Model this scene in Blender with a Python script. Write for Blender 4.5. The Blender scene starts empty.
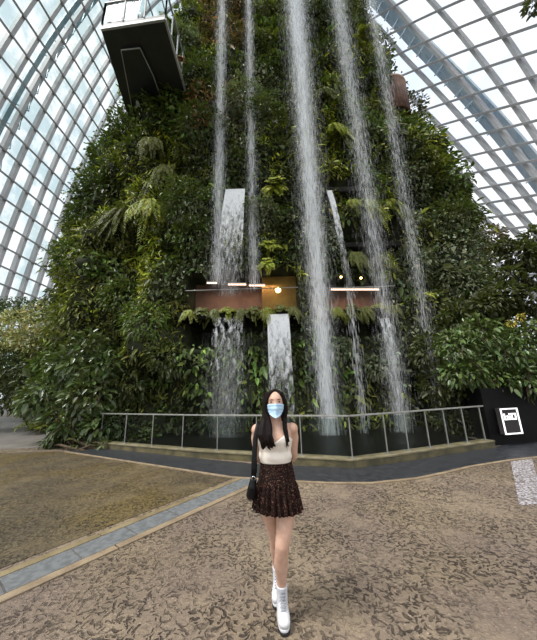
import bpy, math, random
import numpy as np
from mathutils import Vector, Matrix
rng = np.random.default_rng(7); random.seed(7)
C = bpy.context.scene.collection
PI = math.pi
S = bpy.context.scene

# ------------------------------------------------------------------ camera
F_PX = 270.0; PITCH = math.radians(14.2); ROLL = math.radians(1.8); EYE = 1.6
def ray(px, py):
    u0 = (px-268.5)/F_PX; u1 = (320-py)/F_PX
    c, s = math.cos(ROLL), math.sin(ROLL)
    x = u0*c+u1*s; y = -u0*s+u1*c
    return np.array([x, math.cos(PITCH)-y*math.sin(PITCH), math.sin(PITCH)+y*math.cos(PITCH)])
def at(px, py, Y):
    d = ray(px, py); return np.array([0, 0, EYE])+d*(Y/d[1])
def gp(px, py, z=0.0):
    d = ray(px, py); return np.array([0, 0, EYE])+d*((z-EYE)/d[2])
def proj(p):
    p = np.atleast_2d(p)-np.array([0, 0, EYE])
    fw = np.array([0, math.cos(PITCH), math.sin(PITCH)]); up = np.array([0, -math.sin(PITCH), math.cos(PITCH)])
    z = p@fw; x = p[:, 0]/z; y = (p@up)/z
    c, s = math.cos(ROLL), math.sin(ROLL)
    return 268.5+(x*c-y*s)*F_PX, 320-(x*s+y*c)*F_PX, z
cd = bpy.data.cameras.new('camera'); cam = bpy.data.objects.new('camera', cd); C.objects.link(cam)
cd.sensor_fit = 'VERTICAL'; cd.sensor_height = 36; cd.lens = F_PX/640*36; cd.clip_start = 0.05; cd.clip_end = 500
fw = Vector((0, math.cos(PITCH), math.sin(PITCH)))
right0 = Vector((1, 0, 0)); up0 = right0.cross(fw)
# the world leans to the left in the picture: the camera is turned clockwise
rt = right0*math.cos(ROLL)-up0*(-math.sin(ROLL))*1.0
rt = right0*math.cos(ROLL)+up0*(-math.sin(ROLL)); upv = rt.cross(fw)
M3 = Matrix((rt, upv, -fw)).transposed()
cam.matrix_world = Matrix.Translation((0, 0, EYE)) @ M3.to_4x4()
S.camera = cam

# ------------------------------------------------------------------ materials
def newmat(name):
    m = bpy.data.materials.new(name); m.use_nodes = True
    nt = m.node_tree; nt.nodes.clear()
    out = nt.nodes.new('ShaderNodeOutputMaterial')
    return m, nt, out
class NT:
    def __init__(s, nt): s.nt = nt
    def n(s, t, **kw):
        nd = s.nt.nodes.new(t)
        for k, v in kw.items():
            if k.startswith('i_'):
                key = k[2:]; key = int(key) if key.isdigit() else key.replace('_', ' ')
                nd.inputs[key].default_value = v
            else: setattr(nd, k, v)
        return nd
    def l(s, a, b): s.nt.links.new(a, b)
    def math(s, op, a, b=None, clamp=False):
        nd = s.nt.nodes.new('ShaderNodeMath'); nd.operation = op; nd.use_clamp = clamp
        for i, v in enumerate((a, b)):
            if v is None: continue
            if isinstance(v, (int, float)): nd.inputs[i].default_value = v
            else: s.l(v, nd.inputs[i])
        return nd.outputs[0]
    def mix(s, f, a, b):
        nd = s.nt.nodes.new('ShaderNodeMix'); nd.data_type = 'RGBA'
        for v, i in ((f, 0), (a, 6), (b, 7)):
            if isinstance(v, (int, float)): nd.inputs[i].default_value = v
            elif isinstance(v, tuple): nd.inputs[i].default_value = (*v, 1) if len(v) == 3 else v
            else: s.l(v, nd.inputs[i])
        return nd.outputs[2]
    def ramp(s, v, lo, hi):
        nd = s.n('ShaderNodeMapRange'); nd.interpolation_type = 'SMOOTHSTEP'
        nd.inputs[1].default_value = lo; nd.inputs[2].default_value = hi
        s.l(v, nd.inputs[0]); return nd.outputs[0]
    def noise(s, vec, scale, detail=4, rough=.55, dist=0):
        nd = s.n('ShaderNodeTexNoise'); nd.inputs['Scale'].default_value = scale
        nd.inputs['Detail'].default_value = detail; nd.inputs['Roughness'].default_value = rough
        nd.inputs['Distortion'].default_value = dist
        if vec is not None: s.l(vec, nd.inputs['Vector'])
        return nd.outputs[0]
    def pos(s): return s.n('ShaderNodeNewGeometry').outputs['Position']
    def bump(s, h, strength=.3, dist=.02):
        nd = s.n('ShaderNodeBump'); nd.inputs['Strength'].default_value = strength; nd.inputs['Distance'].default_value = dist
        s.l(h, nd.inputs['Height']); return nd.outputs[0]
    def pbsdf(s, col, rough=.6, metal=0., spec=.5, normal=None):
        nd = s.n('ShaderNodeBsdfPrincipled')
        if isinstance(col, tuple): nd.inputs['Base Color'].default_value = (*col[:3], 1)
        else: s.l(col, nd.inputs['Base Color'])
        if isinstance(rough, (int, float)): nd.inputs['Roughness'].default_value = rough
        else: s.l(rough, nd.inputs['Roughness'])
        nd.inputs['Metallic'].default_value = metal; nd.inputs['Specular IOR Level'].default_value = spec
        if normal is not None: s.l(normal, nd.inputs['Normal'])
        return nd.outputs[0]
def mottled(name, c1, c2, scale=3, rough=.7, spec=.3, metal=0., bump=.0, bscale=None):
    m, nt, out = newmat(name); T = NT(nt); p = T.n('ShaderNodeTexCoord').outputs['Object']
    f = T.ramp(T.noise(p, scale, 5), .35, .65)
    nrm = T.bump(T.noise(p, bscale or scale*6, 4), bump, .02) if bump else None
    T.l(T.pbsdf(T.mix(f, c1, c2), rough, metal, spec, nrm), out.inputs[0]); return m
def leafmat(name, trans=.28, rough=.42, spec=.45):
    m, nt, out = newmat(name); T = NT(nt)
    at_ = T.n('ShaderNodeAttribute', attribute_name='leaf_color')
    p = T.pos(); v = T.noise(p, 9, 3)
    col = T.mix(T.ramp(v, .3, .7), at_.outputs[0], T.mix(.35, at_.outputs[0], (.22, .23, .07)))
    b = T.pbsdf(col, rough, 0, spec)
    tr = T.n('ShaderNodeBsdfTranslucent'); T.l(T.mix(.5, col, (.16, .24, .02)), tr.inputs[0])
    mx = T.n('ShaderNodeMixShader'); mx.inputs[0].default_value = trans
    T.l(b, mx.inputs[1]); T.l(tr.outputs[0], mx.inputs[2]); T.l(mx.outputs[0], out.inputs[0]); return m
def emit(name, col, strength):
    m, nt, out = newmat(name); T = NT(nt)
    e = T.n('ShaderNodeEmission'); e.inputs[0].default_value = (*col, 1); e.inputs[1].default_value = strength
    T.l(e.outputs[0], out.inputs[0]); return m
def watermat(name, alpha, col=(.93, .95, .98), streak=False):
    """white falling water: part scattering, part see-through"""
    m, nt, out = newmat(name); T = NT(nt)
    d = T.n('ShaderNodeBsdfDiffuse'); d.inputs[0].default_value = (*col, 1)
    t = T.n('ShaderNodeBsdfTranslucent'); t.inputs[0].default_value = (*col, 1)
    w = T.n('ShaderNodeMixShader'); w.inputs[0].default_value = .5
    T.l(d.outputs[0], w.inputs[1]); T.l(t.outputs[0], w.inputs[2])
    tr = T.n('ShaderNodeBsdfTransparent'); mx = T.n('ShaderNodeMixShader')
    if streak:
        tc = T.n('ShaderNodeTexCoord'); mp = T.n('ShaderNodeMapping'); mp.inputs['Scale'].default_value = (1, 1, .35)
        T.l(tc.outputs['Object'], mp.inputs[0])
        nz = T.noise(mp.outputs[0], 9, 4, .6, .6)
        uv = T.n('ShaderNodeAttribute', attribute_name='breakup')
        # breakup: 0 at the lip, 1 at the foot; the sheet tears as it falls
        thr = T.math('ADD', T.math('MULTIPLY', T.math('POWER', uv.outputs['Fac'], .75), .56), .10)
        a = T.math('MULTIPLY', T.math('SUBTRACT', nz, thr), 4.0, True)
        T.l(T.math('MULTIPLY', a, alpha), mx.inputs[0])
    else: mx.inputs[0].default_value = alpha
    T.l(tr.outputs[0], mx.inputs[1]); T.l(w.outputs[0], mx.inputs[2]); T.l(mx.outputs[0], out.inputs[0]); return m
def glassmat(name, tint, tint2=None, gloss=.08, rough=.03, scale=.35):
    m, nt, out = newmat(name); T = NT(nt)
    tr = T.n('ShaderNodeBsdfTransparent')
    if tint2:
        f = T.ramp(T.noise(T.pos(), scale, 4, .6), .38, .62); T.l(T.mix(f, tint, tint2), tr.inputs[0])
    else: tr.inputs[0].default_value = (*tint, 1)
    g = T.n('ShaderNodeBsdfGlossy'); g.inputs['Roughness'].default_value = rough
    fr = T.n('ShaderNodeFresnel'); fr.inputs[0].default_value = 1.45
    mx = T.n('ShaderNodeMixShader'); bf = T.n('ShaderNodeNewGeometry').outputs['Backfacing']
    T.l(T.math('MULTIPLY', T.math('MULTIPLY', fr.outputs[0], gloss*12.5, True), T.math('SUBTRACT', 1.0, bf)), mx.inputs[0])
    T.l(tr.outputs[0], mx.inputs[1]); T.l(g.outputs[0], mx.inputs[2]); T.l(mx.outputs[0], out.inputs[0]); return m

# ------------------------------------------------------------------ mesh helpers
class MB:
    def __init__(s): s.v = []; s.f = []
    def add(s, vs, fs):
        b = len(s.v); s.v.extend([tuple(map(float, v)) for v in vs]); s.f.extend([tuple(i+b for i in f) for f in fs]); return s
    def box(s, lo, hi):
        x0, y0, z0 = lo; x1, y1, z1 = hi
        return s.add([(x0, y0, z0), (x1, y0, z0), (x1, y1, z0), (x0, y1, z0), (x0, y0, z1), (x1, y0, z1), (x1, y1, z1), (x0, y1, z1)],
                     [(0, 3, 2, 1), (4, 5, 6, 7), (0, 1, 5, 4), (1, 2, 6, 5), (2, 3, 7, 6), (3, 0, 4, 7)])
    def prism(s, poly, z0, z1):
        n = len(poly); a = sum(poly[i][0]*poly[(i+1) % n][1]-poly[(i+1) % n][0]*poly[i][1] for i in range(n))
        if a < 0: poly = poly[::-1]
        vs = [(p[0], p[1], z0) for p in poly]+[(p[0], p[1], z1) for p in poly]
        return s.add(vs, [tuple(range(n-1, -1, -1)), tuple(range(n, 2*n))]+[(i, (i+1) % n, n+(i+1) % n, n+i) for i in range(n)])
    def tube(s, pts, r, seg=8, caps=True):
        pts = [np.array(p, float) for p in pts]; n = len(pts)
        if not hasattr(r, '__len__'): r = [r]*n
        d0 = pts[1]-pts[0]; d0 = d0/np.linalg.norm(d0)
        ref = np.array([0, 0, 1.]) if abs(d0[2]) < .9 else np.array([0, 1., 0])
        u = np.cross(d0, ref); u /= np.linalg.norm(u)
        vs = []; fs = []
        for i, p in enumerate(pts):
            d = pts[min(i+1, n-1)]-pts[max(i-1, 0)]; d = d/(np.linalg.norm(d)+1e-9)
            u = u-d*(u@d); u /= np.linalg.norm(u)+1e-9; w = np.cross(d, u)
            ri = r[i]; ra, rb = (ri if hasattr(ri, '__len__') else (ri, ri))
            for k in range(seg):
                a = 2*PI*k/seg; vs.append(p+u*math.cos(a)*ra+w*math.sin(a)*rb)
        for i in range(n-1):
            for k in range(seg):
                a, b = i*seg+k, i*seg+(k+1) % seg; fs.append((a, b, b+seg, a+seg))
        if caps: fs.append(tuple(range(seg-1, -1, -1))); fs.append(tuple((n-1)*seg+k for k in range(seg)))
        return s.add(vs, fs)
    def rings(s, R, caps=True):
        """R: list of rings, each a list of the same number of points"""
        n = len(R); m = len(R[0]); vs = [p for r in R for p in r]; fs = []
        for i in range(n-1):
            for k in range(m):
                a, b = i*m+k, i*m+(k+1) % m; fs.append((a, b, b+m, a+m))
        if caps: fs.append(tuple(range(m-1, -1, -1))); fs.append(tuple((n-1)*m+k for k in range(m)))
        return s.add(vs, fs)
    def loft(s, secs, seg=24, caps=True):
        """secs: (cx,cy,cz,rx,ry[,power]) horizontal sections"""
        R = []
        for q in secs:
            cx, cy, cz, rx, ry = q[:5]; e = 2/(q[5] if len(q) > 5 else 2)
            R.append([(cx+rx*math.copysign(abs(math.cos(a))**e, math.cos(a)), cy+ry*math.copysign(abs(math.sin(a))**e, math.sin(a)), cz) for a in [2*PI*k/seg for k in range(seg)]])
        return s.rings(R, caps)
    def ball(s, c, rx, ry, rz, seg=16, rg=10):
        secs = [(c[0], c[1], c[2]-rz*math.cos(PI*(i+.02)/(rg+.04)), max(1e-4, rx*math.sin(PI*(i+.02)/(rg+.04))), max(1e-4, ry*math.sin(PI*(i+.02)/(rg+.04)))) for i in range(rg+1)]
        return s.loft(secs, seg)
    def bar(s, a, b, w, h):
        a = np.array(a, float); b = np.array(b, float); d = b-a; d /= np.linalg.norm(d)
        ref = np.array([0, 0, 1.]) if abs(d[2]) < .95 else np.array([0, 1., 0])
        u = np.cross(d, ref); u /= np.linalg.norm(u); v = np.cross(u, d)
        q = [u*sx*w/2+v*sy*h/2 for sx, sy in ((-1, -1), (1, -1), (1, 1), (-1, 1))]
        return s.add([a+k for k in q]+[b+k for k in q], [(3, 2, 1, 0), (4, 5, 6, 7)]+[(i, (i+1) % 4, 4+(i+1) % 4, 4+i) for i in range(4)])
    def build(s, name, mat, parent=None, smooth=False, bevel=0, solid=0, subsurf=0):
        v = np.array(s.v); 
        if parent is not None: o0 = np.array(parent.matrix_world.translation) if False else np.array(parent['_o'])
        else: o0 = np.array([(v[:, 0].min()+v[:, 0].max())/2, (v[:, 1].min()+v[:, 1].max())/2, v[:, 2].min()])
        me = bpy.data.meshes.new(name); me.from_pydata([tuple(p) for p in v-o0], [], s.f); me.update()
        me.materials.append(mat)
        if smooth: me.polygons.foreach_set('use_smooth', [True]*len(me.polygons))
        o = bpy.data.objects.new(name, me); C.objects.link(o); o['_o'] = tuple(float(k) for k in o0)
        if parent is not None:
            o.parent = parent
            if parent.type == 'MESH' or parent.type == 'EMPTY': pass
        else: o.location = o0
        if parent is not None and parent.parent is None: pass
        if solid: md = o.modifiers.new('solid', 'SOLIDIFY'); md.thickness = solid
        if bevel: md = o.modifiers.new('bevel', 'BEVEL'); md.width = bevel; md.segments = 2; md.limit_method = 'ANGLE'
        if subsurf: md = o.modifiers.new('sub', 'SUBSURF'); md.levels = subsurf; md.render_levels = subsurf
        return o
def empty(name, loc, label=None, cat=None, group=None, kind=None):
    o = bpy.data.objects.new(name, None); C.objects.link(o); o.location = tuple(map(float, loc)); o['_o'] = tuple(map(float, loc))
    o.empty_display_size = .1
    return tag(o, label, cat, group, kind)
def tag(o, label=None, cat=None, group=None, kind=None):
    if label: o['label'] = label
    if cat: o['category'] = cat
    if group: o['group'] = group
    if kind: o['kind'] = kind
    return o
def solidify_mesh(mb, name, mat, parent, voxel=.006, smooth_it=4, sub=0):
    """fuse overlapping closed shells into one continuous skin"""
    o = mb.build(name, mat, parent, True)
    md = o.modifiers.new('r', 'REMESH'); md.mode = 'VOXEL'; md.voxel_size = voxel; md.use_smooth_shade = True
    sm = o.modifiers.new('s', 'SMOOTH'); sm.iterations = smooth_it; sm.factor = .5
    dg = bpy.context.evaluated_depsgraph_get(); dg.update()
    me = bpy.data.meshes.new_from_object(o.evaluated_get(dg)); me.name = name
    o.modifiers.clear(); o.data = me
    if not me.materials: me.materials.append(mat)
    return o

# ------------------------------------------------------------------ value noise
def _h(i, j, k):
    n = (i*374761393+j*668265263+k*2147483647 % 1000003*69069).astype(np.int64) & 0xffffffff
    n = ((n ^ (n >> 13))*1274126177) & 0xffffffff
    n = (n ^ (n >> 16)) & 0xffff
    return n/65535.0
def vn(p):
    p = np.asarray(p, float)+1000; i = np.floor(p).astype(np.int64); f = p-i; f = f*f*(3-2*f)
    r = 0
    for a in (0, 1):
        for b in (0, 1):
            for c in (0, 1):
                w = (f[:, 0] if a else 1-f[:, 0])*(f[:, 1] if b else 1-f[:, 1])*(f[:, 2] if c else 1-f[:, 2])
                r = r+w*_h(i[:, 0]+a, i[:, 1]+b, i[:, 2]+c)
    return r
def unit(a): return a/(np.linalg.norm(a, axis=-1, keepdims=True)+1e-9)

# ------------------------------------------------------------------ leaves
def leaf_obj(name, mat, P, D, N, L, W, col, parent=None, big=False, fold=.25, droop=.15, origin=None):
    n = len(P); D = unit(D); Sd = unit(np.cross(D, N)); N = np.cross(Sd, D)
    L = L[:, None]; W = W[:, None]
    def pt(t, s, up): return P+D*L*t+Sd*W*s+N*(W*up)-np.array([0, 0, 1.])*L*droop*t*t
    if big:
        vs = [pt(0, 0, 0), pt(.25, .42, fold), pt(.25, 0, 0), pt(.25, -.42, fold), pt(.62, .40, fold), pt(.62, 0, 0), pt(.62, -.40, fold), pt(1, 0, 0)]
        faces = [(0, 2, 1), (0, 3, 2), (1, 2, 5, 4), (2, 3, 6, 5), (4, 5, 7), (5, 6, 7)]
    else:
        vs = [pt(0, 0, 0), pt(.3, .46, fold), pt(.7, .36, fold), pt(1, 0, 0), pt(.7, -.36, fold), pt(.3, -.46, fold)]
        faces = [(0, 3, 2, 1), (0, 5, 4, 3)]
    k = len(vs); V = np.stack(vs, 1).reshape(-1, 3)
    if parent is not None: o0 = np.array(parent['_o'])
    elif origin is not None: o0 = np.array(origin)
    else: o0 = np.array([V[:, 0].mean(), V[:, 1].mean(), V[:, 2].min()])
    V = V-o0
    me = bpy.data.meshes.new(name); me.vertices.add(len(V)); me.vertices.foreach_set('co', V.astype(np.float32).ravel())
    tot = np.tile([len(f) for f in faces], n); idx = np.concatenate([np.array(f) for f in faces])
    loops = (np.arange(n)[:, None]*k+idx[None, :]).ravel()
    me.loops.add(len(loops)); me.loops.foreach_set('vertex_index', loops.astype(np.int32))
    me.polygons.add(len(tot)); st = np.concatenate([[0], np.cumsum(tot)[:-1]])
    me.polygons.foreach_set('loop_start', st.astype(np.int32)); me.polygons.foreach_set('loop_total', tot.astype(np.int32))
    me.update(calc_edges=True); me.validate()
    a = me.attributes.new('leaf_color', 'FLOAT_COLOR', 'POINT')
    c4 = np.concatenate([col, np.ones((n, 1))], 1); a.data.foreach_set('color', np.repeat(c4, k, 0).astype(np.float32).ravel())
    me.materials.append(mat)
    o = bpy.data.objects.new(name, me); C.objects.link(o); o['_o'] = tuple(float(q) for q in o0)
    if parent is not None: o.parent = parent
    else: o.location = o0
    return o
def vary(base, n, amt=.45):
    base = np.array(base); m = np.exp(rng.normal(0, amt, (n, 1))); hue = rng.normal(0, .12, (n, 1))
    c = base[None, :]*m; c[:, 0:1] *= 1+hue; c[:, 1:2] *= 1-hue*.2
    return np.clip(c, .003, .8)
M_LEAF = leafmat('leaf', .22, .40, .34); M_GLOSSY = leafmat('glossy_leaf', .16, .30, .5)
DARK = (.016, .030, .008); OLIVE = (.085, .092, .015); LIME = (.27, .30, .022); SILVER = (.17, .20, .13); RUST = (.15, .06, .028); MID = (.048, .085, .015); GOLD = (.70, .62, .24)

# ------------------------------------------------------------------ world and light
w = bpy.data.worlds.new('overcast_sky'); S.world = w; w.use_nodes = True
nt = w.node_tree; nt.nodes.clear(); T = NT(nt)
tc = T.n('ShaderNodeTexCoord'); sep = T.n('ShaderNodeSeparateXYZ'); T.l(tc.outputs['Generated'], sep.inputs[0])
cl = T.ramp(T.noise(tc.outputs['Generated'], 2.2, 5, .6), .35, .7)
skyc = T.mix(cl, (1.0, 1.0, 1.0), (.86, .92, 1.0))
colr = T.mix(T.ramp(sep.outputs[2], -.05, .03), (.16, .18, .15), skyc)
bg = T.n('ShaderNodeBackground'); T.l(colr, bg.inputs[0]); bg.inputs[1].default_value = 1.6
wo = T.n('ShaderNodeOutputWorld'); T.l(bg.outputs[0], wo.inputs[0])
sd = bpy.data.lights.new('sun', 'SUN'); sd.energy = 4.2; sd.angle = math.radians(22); sd.color = (1, .97, .92)
so = bpy.data.objects.new('sun', sd); C.objects.link(so); so.location = (-12, -8, 40)
so.rotation_euler = Vector((.55, .26, -1.0)).to_track_quat('-Z', 'Y').to_euler()
S.view_settings.view_transform = 'Standard'; S.view_settings.look = 'None'; S.view_settings.exposure = 0; S.view_settings.gamma = 1
S.view_settings.use_curve_mapping = False
S.cycles.transparent_max_bounces = 110; S.cycles.max_bounces = 8; S.cycles.diffuse_bounces = 3; S.cycles.glossy_bounces = 3

# ------------------------------------------------------------------ ground
def ground_mat(name, base1, base2, mark, olive, olive_amt):
    m, nt, out = newmat(name); T = NT(nt)
    pos = T.pos(); nz = T.n('ShaderNodeTexNoise'); nz.inputs['Scale'].default_value = 9; nz.inputs['Detail'].default_value = 4; T.l(pos, nz.inputs['Vector'])
    sub = T.n('ShaderNodeVectorMath', operation='SUBTRACT'); T.l(nz.outputs['Color'], sub.inputs[0]); sub.inputs[1].default_value = (.5, .5, .5)
    scl = T.n('ShaderNodeVectorMath', operation='SCALE'); T.l(sub.outputs[0], scl.inputs[0]); scl.inputs['Scale'].default_value = .13
    wp = T.n('ShaderNodeVectorMath', operation='ADD'); T.l(pos, wp.inputs[0]); T.l(scl.outputs[0], wp.inputs[1])
    marks = None
    for sc, a, b, off in ((10, .34, .12, 0), (13, .38, .12, 3.7), (17, .40, .13, 9.1), (23, .40, .16, 5.3), (12, .40, .10, 13.3)):
        # one pressed leaf mark in every cell, each turned its own way
        mp = T.n('ShaderNodeMapping'); mp.inputs['Scale'].default_value = (sc, sc, 0); mp.inputs['Location'].default_value = (off, off*1.7, 0)
        T.l(wp.outputs[0], mp.inputs[0])
        vo = T.n('ShaderNodeTexVoronoi', voronoi_dimensions='2D'); vo.inputs['Scale'].default_value = 1; vo.inputs['Randomness'].default_value = .9
        T.l(mp.outputs[0], vo.inputs['Vector'])
        d = T.n('ShaderNodeVectorMath', operation='SUBTRACT'); T.l(mp.outputs[0], d.inputs[0]); T.l(vo.outputs['Position'], d.inputs[1])
        sc3 = T.n('ShaderNodeSeparateColor'); T.l(vo.outputs['Color'], sc3.inputs[0])
        ro = T.n('ShaderNodeVectorRotate', rotation_type='Z_AXIS'); T.l(d.outputs[0], ro.inputs['Vector']); T.l(T.math('MULTIPLY', sc3.outputs[0], 6.28), ro.inputs['Angle'])
        sx = T.n('ShaderNodeSeparateXYZ'); T.l(ro.outputs[0], sx.inputs[0])
        bend = T.math('ADD', sx.outputs[1], T.math('MULTIPLY', T.math('MULTIPLY', sx.outputs[0], sx.outputs[0]), .6))
        ex = T.math('POWER', T.math('DIVIDE', sx.outputs[0], a), 2); ey = T.math('POWER', T.math('DIVIDE', bend, b), 2)
        e = T.math('ADD', ex, ey); k = T.ramp(e, 1.25, .35)
        k = T.math('MULTIPLY', k, T.ramp(sc3.outputs[1], .30, .75))
        marks = k if marks is None else T.math('MAXIMUM', marks, k)
    big = T.ramp(T.noise(pos, .55, 4, .6), .38, .64); mid = T.ramp(T.noise(pos, 3.2, 6, .7), .3, .7); fine = T.noise(pos, 42, 4, .7)
    base = T.mix(big, base1, base2); base = T.mix(T.math('MULTIPLY', mid, .45), base, tuple(c*.6 for c in base1))
    base = T.mix(T.math('MULTIPLY', T.ramp(T.noise(pos, .8, 4), .45, .62), olive_amt), base, olive)
    base = T.mix(T.math('MULTIPLY', T.ramp(T.noise(pos, 17, 5, .75, 1.2), .50, .62), .55), base, tuple(c*.45 for c in base1))
    base = T.mix(T.ramp(fine, .55, .75), base, tuple(min(1, c*1.55) for c in base2))
    mk = T.math('MULTIPLY', marks, T.ramp(T.noise(pos, 1.6, 3), .25, .62))
    col = T.mix(T.math('MULTIPLY', mk, .9), base, mark)
    h = T.math('SUBTRACT', T.math('MULTIPLY', fine, .5), T.math('MULTIPLY', mk, 1.0))
    rg = T.math('ADD', .42, T.math('MULTIPLY', mid, .35))
    T.l(T.pbsdf(col, rg, 0, .35, T.bump(h, .9, .03)), out.inputs[0]); return m
M_GROUND = ground_mat('stamped_concrete', (.180, .137, .106), (.272, .212, .143), (.024, .015, .011), (.17, .13, .065), .3)
M_GROUND2 = ground_mat('mossy_concrete', (.082, .062, .036), (.158, .120, .060), (.022, .015, .008), (.120, .083, .018), .7)
SL = lambda pts: [(float(p[0]), float(p[1])) for p in pts]
# the drain strip runs from under the camera to the paving band
A0 = np.array([-0.43, 5.42]); dirn = np.array([-2.39-(-0.43), 2.82-5.42]); dirn /= np.linalg.norm(dirn); nrm = np.array([-dirn[1], dirn[0]])   # towards the camera; nrm points right/up
if nrm[0] > 0: nrm = -nrm      # nrm to the left side of the strip
END = 9.5
g = MB(); g.prism([(-60, -6), (60, -6), (60, 70), (-60, 70)], -.3, 0)
floor = tag(g.build('floor', M_GROUND), kind='structure')
# mossier slab of stamped concrete left of the strip
p0 = A0+nrm*.36; p1 = A0+dirn*END+nrm*.36
g = MB().prism([tuple(p0), tuple(p1), (-14, p1[1]), (-14, 8.6), (-6.3, 8.55), (-5.99, 8.40), (-.95, 5.65)], 0, .006)
tag(g.build('trim_1', M_GROUND2), kind='structure')
M_SLAB = mottled('blue_grey_slab', (.100, .106, .108), (.145, .151, .153), 14, .8, .12, 0, .15, 60)
M_KERB = mottled('tan_kerb_stone', (.19, .142, .092), (.26, .20, .13), 5, .6, .3, 0, .2, 50)
M_KERB2 = mottled('mossy_kerb_stone', (.15, .115, .06), (.22, .175, .10), 4, .6, .3, 0, .25, 40)
def strip(a0, a1, o0, o1, z0, z1, mb):
    q = [A0+dirn*a0+nrm*o0, A0+dirn*a1+nrm*o0, A0+dirn*a1+nrm*o1, A0+dirn*a0+nrm*o1]; mb.prism(SL(q), z0, z1)
mb = MB()
a = -.1
while a < END: strip(a, min(a+.545, END), -.155, .155, .0, .012, mb); a += .56
dr = empty('trim_2', (*A0, 0), kind='structure'); mb.build('drain_slab', M_SLAB, dr, bevel=.003)
gr = MB(); strip(-.1, END, -.165, .165, 0, .007, gr); gr.build('grout', mottled('dark_grout', (.06, .055, .05), (.1, .09, .08)), dr)
mb = MB(); a = -.0
while a < END: strip(a, a+2.38, .165, .265, 0, .014, mb); a += 2.4
mb.build('kerb_stone', M_KERB2, dr, bevel=.003)
mb = MB(); a = -.0
while a < END: strip(a, a+2.38, -.265, -.165, 0, .014, mb); a += 2.4
mb.build('kerb_stone', M_KERB, dr, bevel=.003)

# dark paving band in front of the balustrade
band_front = [(-6.1, 8.5), (-5.99, 8.44), (-.77, 5.60), (.41, 5.26), (.95, 5.13), (1.64, 5.06), (2.5, 5.23), (3.12, 5.48), (3.82, 5.80), (4.84, 6.14), (5.58, 6.31), (9.5, 7.1)]
band_back = [(9.5, 9.0), (5.6, 7.40), (3.14, 6.46), (1.64, 5.95), (-.51, 6.55), (-1.76, 7.14), (-5.55, 8.97)]
M_ASPH = mottled('dark_wet_paving', (.016, .0175, .021), (.032, .034, .039), 8, .42, .5, 0, .25, 90)
tag(MB().prism(band_front+band_back, 0, .010).build('trim_3', M_ASPH), kind='structure')
# thin pale edging between band and concrete
mb = MB()
def polyband(pl, wid, z0, z1, mb):
    pl = [np.array(p, float) for p in pl]; L_, R_ = [], []
    for i, p in enumerate(pl):
        d = pl[min(i+1, len(pl)-1)]-pl[max(i-1, 0)]; d /= np.linalg.norm(d); n_ = np.array([-d[1], d[0]])
        L_.append(p+n_*wid/2); R_.append(p-n_*wid/2)
    for i in range(len(pl)-1): mb.prism(SL([R_[i], R_[i+1], L_[i+1], L_[i]]), z0, z1)
polyband(band_front[1:], .07, 0, .02, mb)
tag(mb.build('trim_4', M_KERB, bevel=.002), kind='structure')
# pale concrete path on the left
M_PATH = mottled('pale_path_concrete', (.15, .135, .12), (.20, .18, .16), 2, .6, .3, 0, .1, 30)
tag(MB().prism([(-30, 8.9), (-7.2, 9.2), (-7.0, 9.7), (-8.6, 11.2), (-11.2, 14.2), (-18.5, 21.3), (-34, 30)], 0, .008).build('trim_5', M_PATH), kind='structure')
# pale speckled floor patch at the right edge, a bright gleam painted as colour
m, nt, out = newmat('painted_floor_gleam'); T = NT(nt); p = T.pos()
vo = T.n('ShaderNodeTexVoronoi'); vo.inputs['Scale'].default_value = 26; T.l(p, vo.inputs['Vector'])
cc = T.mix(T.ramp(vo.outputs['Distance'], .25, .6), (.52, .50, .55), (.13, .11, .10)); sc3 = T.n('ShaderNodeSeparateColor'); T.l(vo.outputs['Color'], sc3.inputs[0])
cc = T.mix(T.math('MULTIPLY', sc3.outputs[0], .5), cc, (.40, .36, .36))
T.l(T.pbsdf(cc, .22, 0, .6, T.bump(T.math('SUBTRACT', 1, vo.outputs['Distance']), .4, .02)), out.inputs[0]); M_GLEAM = m
tag(MB().prism(SL([gp(511, 462), gp(532, 459), gp(545, 504), gp(519, 505)]), 0, .007).build('floor_gleam_patch', M_GLEAM), kind='structure')

# ------------------------------------------------------------------ kerb wall, pool, balustrade
kerb_line = [(-6.3, 9.42), (-5.5, 9.06), (-1.80, 7.32), (1.62, 6.03), (2.45, 6.30), (3.0, 6.50), (3.6, 6.73), (4.15, 6.93), (4.75, 7.15), (5.35, 7.36), (5.5, 7.42)]
M_MOSSWALL = mottled('mossy_wet_stone', (.05, .043, .02), (.12, .10, .045), 3, .45, .5, 0, .4, 25)
M_COPING = mottled('pale_coping_stone', (.13, .11, .06), (.22, .19, .115), 4, .5, .4, 0, .2, 30)
kw = empty('trim_7', (0, 6.9, 0), kind='structure')
mb = MB(); polyband(kerb_line, .22, 0, .14, mb); mb.build('kerb_wall', M_MOSSWALL, kw)
mb = MB(); polyband(kerb_line, .26, .14, .175, mb); mb.build('coping', M_COPING, kw, bevel=.006)
m, nt, out = newmat('dark_pool_water'); T = NT(nt)
b = T.bump(T.noise(T.pos(), 7, 5, .6), .25, .03); T.l(T.pbsdf((.006, .006, .0055), .35, 0, .08, b), out.inputs[0])
mb = MB()
for (xa, ya), (xb, yb) in zip(kerb_line[:-1], kerb_line[1:]): mb.add([(xa, ya, .09), (xb, yb, .09), (xb, 13.5, .09), (xa, 13.5, .09)], [(0, 1, 2, 3)])
tag(mb.build('pool_water', m), kind='structure')
M_STEEL = mottled('brushed_steel', (.27, .27, .25), (.36, .36, .33), 6, .35, .5, .6)
M_PANE = glassmat('balustrade_glass', (.80, .84, .82), None, .05)
bal = empty('glass_balustrade', (0, 6.9, .175), 'low glass balustrade with steel posts along the pool kerb', 'balustrade')
rail = [(x, y, .985) for x, y in kerb_line]
mb = MB()
for i in range(len(rail)-1): mb.bar(rail[i], rail[i+1], .055, .035)
mb.build('handrail', M_STEEL, bal, bevel=.006)
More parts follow.
